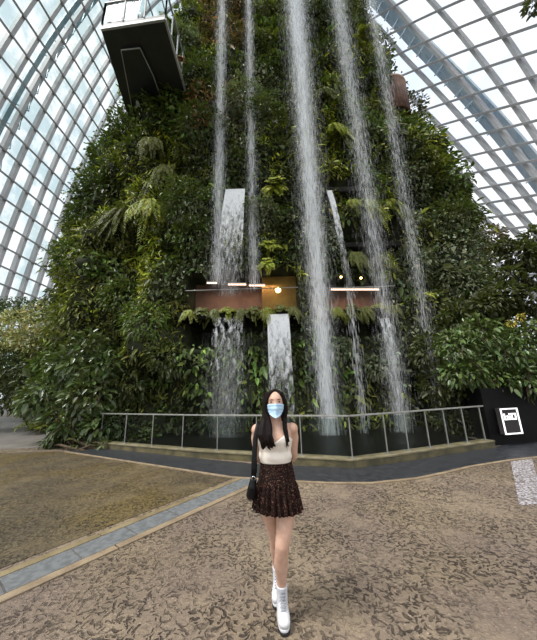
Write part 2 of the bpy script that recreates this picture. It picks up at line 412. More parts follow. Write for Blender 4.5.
L0 = np.array(kerb_line[0]); L1 = np.array(kerb_line[3]); posts = [L0+(L1-L0)*t for t in np.linspace(0, 1, 9)]+[np.array(k) for k in kerb_line[4:-1]]
def onkerb(p):   # snap the straight run on to the kerb polyline
    for i in range(3):
        a_, b_ = np.array(kerb_line[i]), np.array(kerb_line[i+1])
        if a_[0] <= p[0] <= b_[0]: return a_+(b_-a_)*((p[0]-a_[0])/(b_[0]-a_[0]))
    return p
posts = [onkerb(p) for p in posts]
for p in posts:
    mb = MB(); mb.box((p[0]-.009, p[1]-.02, .175), (p[0]+.009, p[1]+.02, .97)); mb.box((p[0]-.05, p[1]-.05, .175), (p[0]+.05, p[1]+.05, .187)); mb.build('post', M_STEEL, bal)
for a_, b_ in zip(posts[:-1], posts[1:]):
    d = (b_-a_)/np.linalg.norm(b_-a_)
    MB().bar((*(a_+d*.03), .57), (*(b_-d*.03), .57), .012, .72).build('glass_panel', M_PANE, bal)

# ------------------------------------------------------------------ planted mountain
ZC = np.array([0, 5, 7.8, 12.6, 15.9, 18.6, 21.4, 24.5, 27, 30, 33.6, 36, 38.]); 
LW = np.array([11.6, 12.4, 12.2, 11.3, 10.5, 9.3, 8.1, 7.1, 5.9, 5.0, 4.0, 3.4, 3.0])
RW = np.array([10.8, 12.2, 12.9, 11.1, 9.7, 9.2, 8.8, 8.3, 8.1, 7.7, 7.9, 7.6, 6.7])
DB = np.array([6.9, 6.95, 7.0, 7.0, 6.9, 6.8, 6.6, 6.3, 6.1, 5.8, 5.3, 4.9, 4.2])
CY = 17.2
def zone(px0, px1, py0, py1, Y=10.3):
    a_, b_ = at(px0, py1, Y), at(px1, py0, Y); c_, d_ = at(px0, py0, Y), at(px1, py1, Y)
    return ((a_[0]+c_[0])/2, (b_[0]+d_[0])/2, (a_[2]+d_[2])/2, (b_[2]+c_[2])/2)
RECESS = [(*zone(186, 298, 272, 313), 1.8), (*zone(326, 394, 278, 311), 1.8), (*zone(186, 216, 319, 350), 1.4), (*zone(216, 300, 319, 331), .9), (*zone(330, 385, 319, 334), 1.0),
          (*zone(338, 398, 224, 246), 1.2), (*zone(322, 372, 176, 192), 1.0), (*zone(383, 402, 205, 232), 1.0)]
def in_recess(x, z, grow=0.):
    m_ = np.zeros(len(x)); 
    for x0, x1, z0, z1, dp in RECESS:
        k = (x > x0-grow) & (x < x1+grow) & (z > z0-grow) & (z < z1+grow); m_ = np.maximum(m_, k*dp)
    return m_
def mtn(th, z, recess=True):
    c, s = np.cos(th), np.sin(th)
    wl, wr, db = np.interp(z, ZC, LW), np.interp(z, ZC, RW), np.interp(z, ZC, DB)
    wx = np.where(c < 0, wl, wr); e = .86
    x = .2+wx*np.sign(c)*np.abs(c)**e; y = CY+db*np.sign(s)*np.abs(s)**e
    P = np.stack([x, y, z], 1)
    out = unit(np.stack([c/np.maximum(wx, 1), s/np.maximum(db, 1), np.full_like(c, .02)], 1))
    amp = 1.2*(vn(P*.28)-.5)+1.9*(vn(P*.62+7)-.5)+1.2*(vn(P*1.4+3)-.5)
    mid = np.exp(-((x-1)/4.5)**2)*(y < CY)      # flatter where the water falls
    P = P+out*(amp*(1-.78*mid))[:, None]
    if recess:
        front = (s < 0); d = in_recess(P[:, 0], P[:, 2])*front; P[:, 1] += d
    return P
nth, nz_ = 420, 190
TH, ZZ = np.meshgrid(np.linspace(0, 2*PI, nth, endpoint=False), np.linspace(0, 38, nz_))
# finer columns on the side that is seen
fr = np.concatenate([np.linspace(PI*1.02, PI*1.98, 340), np.linspace(PI*2.0, PI*3.0, 60, endpoint=False)]); nth = len(fr)
TH, ZZ = np.meshgrid(fr, np.linspace(0, 38, nz_))
V = mtn(TH.ravel(), ZZ.ravel())
faces = []
for j in range(nz_-1):
    for i in range(nth): a_ = j*nth+i; b_ = j*nth+(i+1) % nth; faces.append((a_, b_, b_+nth, a_+nth))
top = len(V); V = np.vstack([V, [[1, CY, 38.4]]])
for i in range(nth): faces.append(((nz_-1)*nth+i, (nz_-1)*nth+(i+1) % nth, top))
mtn_root = empty('planted_mountain', (0, CY, 0), 'tall green mountain of planted walls behind the glass balustrade', 'garden mountain')
mb = MB(); mb.v = [tuple(p) for p in V]; mb.f = faces
M_SOIL = mottled('damp_planted_rock', (.012, .015, .008), (.032, .036, .016), 1.6, .85, .2, 0, .6, 6)
mb.build('rock_core', M_SOIL, mtn_root, True)
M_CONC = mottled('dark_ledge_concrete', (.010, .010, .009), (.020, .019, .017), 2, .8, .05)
M_BROWN = mottled('brown_corridor_wall', (.11, .062, .042), (.16, .095, .065), 1.5, .55, .3)
def inner(r, mat, name, off=.45):
    x0, x1, z0, z1, dp = RECESS[r]; MB().box((x0-.1, 10.2+dp-off, z0), (x1+.1, 10.2+dp-off+.12, z1)).build(name, mat, mtn_root)
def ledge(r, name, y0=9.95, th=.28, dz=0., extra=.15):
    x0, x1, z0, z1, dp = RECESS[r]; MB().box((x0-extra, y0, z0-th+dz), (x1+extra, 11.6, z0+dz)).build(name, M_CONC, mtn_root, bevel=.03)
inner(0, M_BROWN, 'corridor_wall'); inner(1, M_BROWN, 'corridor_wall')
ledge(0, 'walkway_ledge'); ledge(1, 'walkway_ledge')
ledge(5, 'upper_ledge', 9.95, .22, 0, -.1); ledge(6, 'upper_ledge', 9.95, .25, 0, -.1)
x0, x1, z0, z1, dp = RECESS[0]
M_OCHRE = mottled('ochre_wall', (.15, .090, .014), (.22, .14, .026), 2, .6, .3)
ax0 = at(262, 290, 10.9)[0]; MB().box((ax0, 10.9, z0), (x1+.1, 11.0, z1)).build('corridor_wall', M_OCHRE, mtn_root)
for r in (0, 1):
    x0, x1, z0, z1, dp = RECESS[r]
    MB().tube([(x0, 10.15, z0+.95), (x1, 10.15, z0+.95)], .02, 6).build('handrail', M_STEEL, mtn_root)
# dense cloud of candidate spots on the seen side
def sample(n, th0=PI*.93, th1=PI*2.07, z0=.05, z1=37.5):
    th = rng.uniform(th0, th1, n); z = rng.uniform(z0, z1, n)
    # even out the flat ends of the plan
    P = mtn(th, z); e = .02
    Pa = mtn(th+e, z, False)-mtn(th-e, z, False); Pb = mtn(th, z+.25, False)-mtn(th, z-.25, False)
    N = unit(np.cross(Pa, Pb)); 
    ar = np.linalg.norm(Pa, axis=1)/(2*e)
    keep = rng.uniform(0, 1, n) < np.clip(ar/16., .05, 1)
    return P[keep], N[keep]
PS, NS = sample(120000)
view = unit(np.array([0, 0, EYE])-PS); facing = (NS*view).sum(1)
okp = facing > -.1; PS, NS = PS[okp], NS[okp]; PX, PY, PZ = proj(PS)
def spot(px, py):
    d2 = (PX-px)**2+(PY-py)**2; c = np.argsort(d2)[:12]; k = c[np.argmin(PZ[c])]
    return PS[k], NS[k]

# carpets
n = 430000
P, N = sample(n); 
view = unit(np.array([0, 0, EYE])-P); k = ((N*view).sum(1) > -.35) & (in_recess(P[:, 0], P[:, 2], -.05) == 0) | (P[:, 1] > CY)
P, N = P[k], N[k]
k = rng.uniform(0, 1, len(P)) < np.where((P[:, 2] < 4.6) & (np.abs(P[:, 0]-.4) < 6.5), .38, 1.0); P, N = P[k], N[k]
s1 = vn(P*.33+11)+.35*(vn(P*1.1)-.5); s2 = vn(P*.42+37)+.3*(vn(P*1.3+5)-.5); s3 = vn(P*.8+71)
px, py, pz = proj(P)
kind = np.zeros(len(P), int)                                    # dark
kind[s1 > .56] = 1                                              # olive
kind[(s2 > .64)] = 2                                            # mid green
kind[(s3 > .74) & (P[:, 2] > 5)] = 3                            # lime
kind[(s2 < .30) & (P[:, 0] > -6)] = 4                           # silver
kind[(py < 48) & (px > 203) & (px < 250) & (s3 > .22)] = 5      # rust
kind[(px > 190) & (px < 240) & (py < 130) & (py > 55) & (s1 > .5)] = 5
def blobs(L_): 
    r = np.zeros(len(P))
    for x_, y_, sx, sy, a_ in L_: r = np.maximum(r, a_*np.exp(-((px-x_)/sx)**2-((py-y_)/sy)**2))
    return r
front = P[:, 1] < CY
u_ = rng.uniform(0, 1, len(P)); patch = vn(P*1.3+91)
kind[front & (u_*(.55+.9*patch) < blobs([(198, 225, 18, 60, .8), (244, 120, 20, 50, .75), (258, 220, 16, 50, .6), (405, 270, 20, 70, .75), (375, 350, 30, 40, .6), (300, 350, 25, 40, .5), (190, 45, 14, 25, .7), (450, 290, 25, 40, .5), (415, 330, 20, 40, .6)]))] = 4
u_ = rng.uniform(0, 1, len(P))
kind[front & (u_*(.45+1.1*patch) < blobs([(275, 180, 11, 22, .9), (271, 255, 10, 22, .8), (331, 130, 13, 40, .9), (329, 75, 10, 30, .55), (360, 55, 10, 20, .9), (150, 205, 20, 22, .8), (130, 165, 25, 30, .35), (172, 38, 14, 12, .9), (365, 203, 28, 10, .8), (170, 160, 15, 30, .4), (95, 165, 20, 25, .4), (385, 140, 12, 30, .45), (430, 150, 12, 20, .35), (70, 240, 15, 40, .35), (240, 312, 60, 5, .5), (360, 312, 30, 5, .5)]))] = 3
spec = [('dark_ivy', DARK, .17, .10, 'ivy', 'dark green creeping ivy covering most of the mountain walls'),
        ('olive_creeper', OLIVE, .20, .07, 'creeper', 'olive green trailing creeper in patches on the mountain walls'),
        ('green_climber', MID, .23, .11, 'climber', 'mid green broad leaved climber in patches on the mountain walls'),
        ('lime_fern_carpet', tuple(c*.8 for c in LIME), .24, .06, 'fern', 'small lime green fern tufts scattered over the mountain walls'),
        ('silver_vine', tuple(c*.62 for c in SILVER), .13, .085, 'vine', 'grey green small leaved vine between the falling water'),
        ('rust_creeper', tuple(c*.9 for c in RUST), .20, .07, 'creeper', 'rusty brown creeper beside the two thin falls at the top')]
for q, (nm, bc, L, W, cat, lab) in enumerate(spec):
    k = kind == q; p_, n_ = P[k], N[k]; m_ = len(p_)
    if not m_: continue
    size = np.exp(rng.normal(0, .32, m_)); D = n_*rng.uniform(.2, .9, (m_, 1))+rng.normal(0, .55, (m_, 3))+np.array([0, 0, -.55])
    nn = unit(n_+np.array([0, 0, .7])+rng.normal(0, .45, (m_, 3)))
    o = leaf_obj(nm, M_LEAF, p_+n_*(rng.uniform(0, 1, (m_, 1))**.7*(0.05+.95*np.clip((vn(p_*1.05+50)-.3)*1.8, 0, 1)*(1-.6*np.exp(-((p_[:, 0]-1)/4.5)**2)))[:, None]-.03), D, nn, L*size, W*size, vary(bc, m_, .78), parent=mtn_root)
    tag(o, lab, None, None, 'stuff')

# plants that stand out, each a thing of its own
def fern_arrays(c, n_, R, nf=16, tilt=.8, drop=.9, lw=.034, ll=.15, pairs=20):
    P, D, N, L, W = [], [], [], [], []
    up = unit(np.array(n_)*tilt+np.array([0, 0, .7]))
    for f in range(nf):
        d = unit(rng.normal(0, 1, 3)+up*.9); d = unit(d+up*.4); ln = R*rng.uniform(.7, 1.15)
        for t in np.linspace(.12, 1, pairs):
            p = c+d*ln*t-np.array([0, 0, 1])*ln*drop*t*t*.8; tg = unit(d-np.array([0, 0, 1])*1.6*drop*t); sd_ = unit(np.cross(tg, up)+1e-4)
            for s in (-1, 1):
                P.append(p); D.append(unit(sd_*s+tg*.55)); N.append(unit(up+rng.normal(0, .2, 3))); k = math.sin(PI*min(1, .15+t*.8))
                L.append(ll*R*1.6*(.35+k)); W.append(lw*R*1.6*(.5+k))
    return map(np.array, (P, D, N, L, W))
def shrub_arrays(c, n_, R, nl, ll, lw, flat=1.0, hang=.35):
    u = unit(rng.normal(0, 1, (nl, 3))); r = R*rng.uniform(.45, 1.0, (nl, 1))**.6
    lump = .75+.5*vn(u*2.1+np.array(c)*.7)[:, None]
    P = np.array(c)+u*r*lump*np.array([1, 1, flat]); D = u+rng.normal(0, .45, (nl, 3))+np.array([0, 0, -hang]); N = unit(u*.6+np.array([0, 0, .8])+rng.normal(0, .35, (nl, 3)))
    sz = np.exp(rng.normal(0, .25, nl)); return P, D, N, ll*sz, lw*sz
def plant(name, kind_, c, n_, R, col, label, cat, group=None, leaf=.15):
    c = np.array(c, float); n_ = np.array(n_, float)
    if kind_ == 'fern':
        P, D, N, L, W = fern_arrays(c, n_, R, 18)
        o = leaf_obj(name, M_LEAF, P, D, N, L, W, vary(col, len(P), .28), droop=.3, fold=.1)
    elif kind_ == 'hang':
        P, D, N, L, W = fern_arrays(c, n_, R, 22, .9, 1.7, .03, .12, 22)
        o = leaf_obj(name, M_LEAF, P, D, N, L, W, vary(col, len(P), .3), droop=.5, fold=.1)
    else:
        nl = int(650*R*R+(260 if R > .3 else 60)); P, D, N, L, W = shrub_arrays(c, n_, R, nl, leaf, leaf*.5, .85)
        o = leaf_obj(name, M_LEAF, P, D, N, L, W, vary(col, nl, .4), droop=.25)
    return tag(o, label, cat, group)
PLANTS = [
 # px, py, R, kind, colour, name, label
 (277, 182, .75, 'fern', LIME, 'lime_fern', 'lime green fern clump left of the widest waterfall, level with the upper spout'),
 (269, 243, .60, 'fern', LIME, 'lime_fern', 'lime green fern clump well above the ochre corner of the lit corridor'),
 (271, 262, .50, 'fern', LIME, 'lime_fern', 'lime green fern clump directly above the ochre corner of the lit corridor'),
 (331, 132, .90, 'hang', LIME, 'lime_fern', 'long lime fern cluster right of the widest waterfall, above the thin spout'),
 (327, 95, .80, 'hang', OLIVE, 'olive_fern', 'olive hanging fern right of the widest waterfall near the top'),
 (361, 52, 1.1, 'fern', LIME, 'lime_fern', 'bright lime fern clump high on the right, between two narrow mist falls'),
 (173, 37, 1.0, 'fern', LIME, 'lime_fern', 'bright lime fern clump beside the skywalk railing'),
 (150, 205, .95, 'hang', LIME, 'lime_fern', 'lime green drooping fern on the left flank below the skywalk'),
 (152, 152, .9, 'hang', OLIVE, 'olive_fern', 'olive drooping fern directly under the dark skywalk, upper of two'),
 (172, 172, .9, 'hang', OLIVE, 'olive_fern', 'olive drooping fern below the skywalk, lower and nearer the thin left fall'),
 (128, 215, .9, 'hang', OLIVE, 'olive_fern', 'olive drooping fern at the middle of the left flank'),
 (366, 205, .8, 'hang', tuple(c*.75 for c in LIME), 'hanging_fern', 'yellow green hanging fern over the dark upper ledge, behind the right mist fall'),
 (349, 203, .6, 'hang', tuple(c*.75 for c in LIME), 'hanging_fern', 'yellow green hanging fern beside the thin arched spout'),
 (388, 206, .7, 'hang', tuple(c*.7 for c in LIME), 'hanging_fern', 'yellow green hanging fern at the right end of the dark upper ledge'),
 (352, 255, .7, 'hang', OLIVE, 'hanging_fern', 'olive hanging fern under the upper ledge, left of the right mist fall'),
 (377, 258, .7, 'hang', OLIVE, 'hanging_fern', 'olive hanging fern under the upper ledge, right of the right mist fall'),
 (388, 135, .9, 'fern', OLIVE, 'olive_fern', 'olive fern behind the rightmost mist fall below the rusty parapet'),
 (107, 158, .75, 'shrub', MID, 'green_shrub', 'light green shrub on the left outline just below the skywalk'),
 (97, 185, .75, 'shrub', tuple(c*1.3 for c in MID), 'green_shrub', 'light green shrub on the left outline against the glass, upper middle'),
 (84, 218, .75, 'shrub', MID, 'green_shrub', 'green shrub on the left outline against the glass, middle'),
 (73, 255, .75, 'shrub', tuple(c*1.2 for c in MID), 'green_shrub', 'green shrub on the left outline above the yellow croton hedge'),
 (124, 128, .75, 'shrub', MID, 'green_shrub', 'bushy shrub at the left foot of the skywalk'),
 (200, 85, 1.1, 'shrub', DARK, 'dark_shrub', 'dark shrub left of the two thin mist falls near the top'),
 (208, 135, 1.1, 'shrub', DARK, 'dark_shrub', 'dark shrub left of the thinnest mist fall, middle height'),
 (190, 205, 1.1, 'shrub', tuple(c*1.3 for c in DARK), 'dark_shrub', 'dark small leaved shrub left of the upper sheet fall'),
 (196, 240, 1.0, 'shrub', MID, 'green_shrub', 'round green shrub left of the upper sheet fall above the corridor'),
 (183, 48, .9, 'shrub', SILVER, 'pale_shrub', 'pale large leaved shrub right of the skywalk railing'),
 (246, 105, 1.0, 'shrub', tuple(c*.6 for c in SILVER), 'silver_shrub', 'silver green shrub behind the second thin mist fall'),
 (262, 125, .9, 'shrub', DARK, 'dark_shrub', 'dark shrub between the second thin fall and the widest waterfall'),
 (258, 215, .9, 'shrub', tuple(c*.6 for c in SILVER), 'silver_shrub', 'silver green shrub right of the upper sheet fall'),
 (406, 265, .9, 'shrub', tuple(c*.6 for c in SILVER), 'silver_shrub', 'silver green shrub behind the rightmost mist fall, middle height'),
 (375, 362, .55, 'shrub', tuple(c*.7 for c in SILVER), 'silver_shrub', 'pale leaved shrub low behind the lower right fall'),
 (345, 345, .5, 'shrub', tuple(c*.7 for c in SILVER), 'silver_shrub', 'pale leaved shrub low beside the widest waterfall'),
 (418, 112, 1.0, 'shrub', (.06, .035, .03), 'reddish_shrub', 'sparse dark reddish shrub below the rusty parapet on the right outline'),
 (423, 165, .75, 'shrub', OLIVE, 'olive_shrub', 'olive shrub on the right outline below the reddish one'),
 (443, 192, .75, 'shrub', DARK, 'dark_shrub', 'dark round shrub on the right outline at middle height'),
 (459, 222, .75, 'shrub', DARK, 'dark_shrub', 'dark round shrub on the right outline, lower of the round pair'),
 (487, 240, .9, 'shrub', (.16, .07, .05), 'pink_shrub', 'pinkish brown shrub low on the right outline under the glass roof'),
 (440, 225, 1.2, 'shrub', DARK, 'dark_shrub', 'dark shrub on the right flank inward of the round pair'),
 (452, 290, 1.2, 'shrub', tuple(c*.45 for c in SILVER), 'silver_shrub', 'grey green shrub on the right flank above the right hand bush'),
 (150, 325, .9, 'shrub', tuple(c*1.5 for c in MID), 'green_shrub', 'light green vine clump left of the lit corridor'),
 (125, 300, 1.0, 'shrub', MID, 'green_shrub', 'green shrub right of the yellow croton hedge'),
 (170, 360, .8, 'shrub', DARK, 'dark_shrub', 'dark small leaved bush behind the left part of the balustrade'),
 (130, 380, .8, 'shrub', DARK, 'dark_shrub', 'dark bush between the broad leaved bush and the balustrade'),
 (290, 345, .5, 'shrub', DARK, 'dark_shrub', 'dark bush right of the lower middle sheet fall'),
 (310, 20, 1.1, 'shrub', DARK, 'dark_shrub', 'dark shrub behind the top of the widest waterfall'),
]
for (x_, y_, R, kd, col, nm, lab) in PLANTS:
    c, n_ = spot(x_, y_); plant(nm, kd, c+n_*R*.35, n_, R, col, lab, 'fern' if 'fern' in nm else 'shrub')
# trailing plants along the two corridor planters
for r, cnt, side in ((0, 9, 'left'), (1, 5, 'right')):
    x0, x1, z0, z1, dp = RECESS[r]
    for i in range(cnt):
        x = x0+(x1-x0)*(i+.5)/cnt
        pl_ = plant('planter_fern', 'fern' if i % 2 else 'hang', (x, 9.98, z0+.02), (0, -1, .2), .42, OLIVE if i % 3 else tuple(c*.7 for c in LIME),
              'yellow green trailing fern in the %s corridor planter' % ('long left' if r == 0 else 'short right'), 'fern', 'trailing ferns in the %s corridor planter' % side)

# corridor lights
M_LED = emit('warm_led', (1.0, .70, .50), 2.6); M_HOUS = mottled('light_housing', (.3, .28, .25), (.4, .38, .34))
def striplight(pxa, pxb, py, lab):
    a_ = at(pxa, py, 10.55); b_ = at(pxb, py, 10.55)
    e_ = empty('strip_light', (a_+b_)/2, lab, 'light', 'warm strip lights of the planted mountain corridor')
    MB().bar(a_, b_, .05, .05).build('tube', M_LED, e_); MB().bar(a_+[0, .01, .05], b_+[0, .01, .05], .09, .05).build('housing', M_HOUS, e_)
striplight(207, 217, 283, 'short warm strip light at the left end of the long corridor')
striplight(228, 246, 284.5, 'warm strip light behind the upper sheet fall')
striplight(249, 265, 285.5, 'warm strip light in the corridor just left of the round lamp')
striplight(331, 379, 289.5, 'long warm strip light in the corridor right of the widest waterfall')
c = at(278, 290, 10.5)
e_ = empty('round_lamp', c, 'round glowing yellow lamp on the ochre corridor corner', 'lamp')
MB().ball(c, .12, .1, .12).build('globe', emit('warm_globe', (1.0, .70, .25), 7.0), e_, True); MB().tube([c+[0, .08, 0], c+[0, .4, 0]], .03).build('bracket', M_HOUS, e_)
for (x_, y_) in ((341, 277), (361, 278)):
    c = at(x_, y_, 10.3); e_ = empty('spot_lamp', c, 'small warm spot lamp over the right corridor, %s one' % ('left' if x_ < 350 else 'right'), 'lamp')
    MB().ball(c, .05, .05, .05).build('bulb', emit('spot_bulb', (1, .7, .3), 6.0), e_, True); MB().tube([c+[0, .04, .02], c+[0, .5, .08]], .02).build('bracket', M_HOUS, e_)
for r, sx in ((0, (-1.9, -.3)), (1, (3.6,))):
    for x in sx:
        ld = bpy.data.lights.new('corridor_glow', 'AREA'); ld.energy = 18; ld.color = (1, .62, .42); ld.shape = 'RECTANGLE'; ld.size = 1.4; ld.size_y = .1
        lo_ = bpy.data.objects.new('corridor_glow', ld); C.objects.link(lo_); lo_.location = (x, 10.7, RECESS[r][3]-.35)

# rusty curved parapet at the upper right
M_RUST = mottled('rusty_brown_parapet', (.09, .045, .03), (.15, .08, .05), 2, .6, .3)
c = at(390, 102, 12.6); e_ = empty('curved_parapet', c, 'rusty brown curved lookout parapet high on the right outline', 'parapet')
mb = MB(); R0 = .95
for k in range(18):
    a0, a1 = PI*1.02+PI*1.1*k/18, PI*1.02+PI*1.1*(k+1)/18
    q = lambda a, r: (c[0]+r*math.cos(a), c[1]+r*math.sin(a))
    mb.prism([q(a0, R0), q(a1, R0), q(a1, R0-.12), q(a0, R0-.12)], c[2]-1.5, c[2]+.75)
mb.build('parapet_wall', M_RUST, e_, True)
mb = MB(); mb.tube([(c[0]+(R0-.05)*math.cos(PI*1.02+PI*1.1*k/18), c[1]+(R0-.05)*math.sin(PI*1.02+PI*1.1*k/18), c[2]+.8) for k in range(19)], .09, 8); mb.build('rim', mottled('painted_lit_rim', (.42, .30, .22), (.5, .38, .3)), e_, True)  # pale rim colour paints in the lit outer side of the drum

# skywalk platform
ZB = 16.0
def bp(px, py): return gp(px, py, ZB)
c0, c1, c2, c3 = bp(101, 30), bp(165, 20), bp(187, 97), bp(146, 122)
c2 = c1+(c2-c1)*1.15; c3 = bp(127, 113); c3 = c0+(c3-c0)*1.12
sk = empty('skywalk_platform', (c0+c2)/2, 'dark cantilevered skywalk platform jutting from the upper left of the mountain', 'walkway')
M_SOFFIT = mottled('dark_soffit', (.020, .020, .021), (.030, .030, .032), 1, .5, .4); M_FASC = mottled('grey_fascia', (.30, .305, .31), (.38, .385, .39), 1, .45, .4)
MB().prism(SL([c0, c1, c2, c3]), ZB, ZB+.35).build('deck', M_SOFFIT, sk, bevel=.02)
def lerp2(u, v): return (c0*(1-u)+c1*u)*(1-v)+(c3*(1-u)+c2*u)*v
q = [gp(121, 50, ZB-.16), gp(140, 48, ZB-.16), gp(153, 75, ZB-.16), gp(166, 112, ZB-.16), gp(134, 118, ZB-.16)]
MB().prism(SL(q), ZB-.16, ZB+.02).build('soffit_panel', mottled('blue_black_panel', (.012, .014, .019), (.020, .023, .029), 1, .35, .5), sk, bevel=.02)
mb = MB()
for i in (0, 1, 2, 4): mb.bar((*q[i][:2], ZB-.17), (*q[(i+1) % 5][:2], ZB-.17), .03, .04)
mb.build('panel_edge', M_FASC, sk)
mb = MB(); mb.bar((*c0[:2], ZB+.05), (*c1[:2], ZB+.05), .08, .13); mb.build('end_fascia', M_FASC, sk)
mb = MB(); mb.bar((*c1[:2], ZB+.05), (*c2[:2], ZB+.05), .08, .13); mb.build('side_fascia', M_FASC, sk)
M_CLEAR = glassmat('clear_guard_glass', (.90, .93, .93), None, .03)
def guard(a_, b_, n_):
    a_ = np.array([a_[0], a_[1], ZB+.33]); b_ = np.array([b_[0], b_[1], ZB+.33])
    MB().bar(a_+[0, 0, 1.25], b_+[0, 0, 1.25], .07, .05).build('guard_rail', M_FASC, sk)
    MB().bar(a_+[0, 0, .62], b_+[0, 0, .62], .02, 1.1).build('guard_glass', M_CLEAR, sk)
    for i in range(n_+1):
        p = a_+(b_-a_)*i/n_; MB().box(p-[.025, .025, 0], p+[.025, .025, 1.25]).build('guard_post', M_FASC, sk)
guard(c0, c1, 3); guard(c1, c2, 5); guard(c0, c3, 4)
c = bp(177, 70)+np.array([-.05, -.1, .55]); 
plant('red_bromeliad', 'fern', c+[.15, .2, .2], (0, -1, 0), .32, (.55, .20, .13), 'small salmon red plant at the skywalk railing', 'plant', None, .12)

# ------------------------------------------------------------------ glass roof
CELL = empty('ceiling', (0, 20, 0), kind='structure')
AX, HZ = 24.0, 58.0
def dome(side, t, Y, off=0.):
    tr = np.radians(t); x = (AX+off)*np.cos(tr)*side; z = (HZ+off)*np.sin(tr); return np.stack([x, np.asarray(Y, float)+0*x, z], -1)
M_RIB = mottled('grey_painted_steel', (.37, .37, .38), (.44, .44, .45), .6, .5, .4)
M_PURL = mottled('dark_grey_purlin_steel', (.27, .27, .28), (.33, .33, .34), .6, .5, .4)
M_ARCH = mottled('pale_blue_arch_steel', (.58, .70, .76), (.66, .77, .82), .6, .4, .4)
def sweep(side, tt, YY, wY, dep, mb, off=0.):
    """box section: wY along the axis (Y), dep inward"""
    P = dome(side, tt, YY, off); n_ = len(P); vs = []; fs = []
    I = dome(side, tt, YY, off-dep)
    Tn = unit(np.gradient(P, axis=0)); In = unit(P-I); Wd = unit(np.cross(Tn, In))
    for i in range(n_):
        vs += [P[i]+Wd[i]*wY/2, P[i]-Wd[i]*wY/2, I[i]-Wd[i]*wY/2, I[i]+Wd[i]*wY/2]
    for i in range(n_-1):
        for k in range(4): a_ = 4*i+k; b_ = 4*i+(k+1) % 4; fs.append((a_, b_, b_+4, a_+4))
    fs += [(3, 2, 1, 0), tuple(4*(n_-1)+k for k in range(4))]
    mb.add(vs, fs)
def rY(i, t):       # right-hand ribs fan together towards the ground
    return 16.2+2.57*i-np.where(t < 45, max(0, .0115*min(i, 8))*np.maximum(0, 45-t)**1.4, 0)
tt = np.linspace(0, 89.5, 46)
for i in range(-8, 21):
    t_ = np.where(tt < 1, 0, tt); sag = -.0 if i < 3 else 0
    Yb = 18.4+1.47*i; Yl = Yb+np.where(tt < 20, -(20-tt)*.02*i*.4*(i > 0), 0)
    mb = MB(); sweep(-1, tt, np.full_like(tt, 0)+Yl, .29, .40, mb); mb.build('rib', M_RIB, CELL)
for i in range(-5, 13):
    mb = MB(); sweep(1, tt, rY(i, tt), .30, .40, mb); mb.build('rib', M_RIB, CELL)
lt = [2, 4, 6, 7.9, 9.5, 11.1, 12.6, 14.3, 16.2, 18.3, 20.3, 22.2, 24.2, 26.4, 28.9, 31.4, 34, 36.8, 39.6, 42.5, 45.5, 48.6, 52, 55.5, 59, 63, 67, 71, 76, 81]
Yv = np.linspace(5, 48, 40)
for t in lt:
    mb = MB(); sweep(-1, np.full_like(Yv, t), Yv, .13, .16, mb, -.40); mb.build('purlin', M_PURL, CELL)
Yr = np.linspace(3.5, 46, 44); t0s = [35.6*.912**k for k in range(-8, 17)]
def rt_(t0): return np.clip(t0*(1+.036*(Yr-20)), 0, 89)
for t0 in t0s:
    mb = MB(); sweep(1, rt_(t0), Yr, .20, .2, mb, -.40); mb.build('purlin', M_PURL, CELL)
MB().bar((0, 4, 58), (0, 48, 58), .6, .6).build('ridge_beam', M_RIB, CELL)
def glass(side, Y0, Y1, mat):
    tg = np.linspace(0, 89.8, 40); Yg = np.linspace(Y0, Y1, 30); mb = MB()
    G = [dome(side, tg, np.full_like(tg, y), .05) for y in Yg]
    vs = [p for r in G for p in r]; fs = [(j*40+i, j*40+i+1, (j+1)*40+i+1, (j+1)*40+i) for j in range(29) for i in range(39)]
    mb.add(vs, fs); return mb.build('glazing', mat, CELL, True, solid=.04)
glass(-1, 5, 48, glassmat('pale_roof_glass', (.84, .86, .86), (.66, .73, .735), .04, .05, .45))
glass(1, 3.5, 46, glassmat('clear_roof_glass', (.90, .895, .90), (.80, .83, .87), .04, .05, .2))
# outer arch girders with braces, seen through the glazing
mb = MB(); tA = np.linspace(0, 89.5, 40)
for dy in (-.45, .45): sweep(-1, tA, np.full_like(tA, 19.15+dy), .40, .25, mb, 1.5)
for k in range(0, 39):
    mb.bar(dome(-1, tA[k], 19.1, .1), dome(-1, tA[k], 18.75, 1.4), .08, .08); mb.bar(dome(-1, tA[k], 19.1, .1), dome(-1, tA[min(39, k+1)], 19.6, 1.4), .08, .08)
mb.build('outer_arch', M_ARCH, CELL)
mb = MB()
for dy in (-.62, .0, .62): sweep(1, tA, rY(2.62, tA)+dy, .56, .25, mb, 1.5)
for k in range(0, 39):
    y_ = float(rY(2.72, np.array([tA[k]]))[0]); mb.bar(dome(1, tA[k], y_, .1), dome(1, tA[k]+.3, y_-.45, 1.4), .10, .10); mb.bar(dome(1, tA[k], y_, .1), dome(1, tA[k]+.3, y_+.45, 1.4), .10, .10)
mb.build('outer_arch', M_ARCH, CELL)

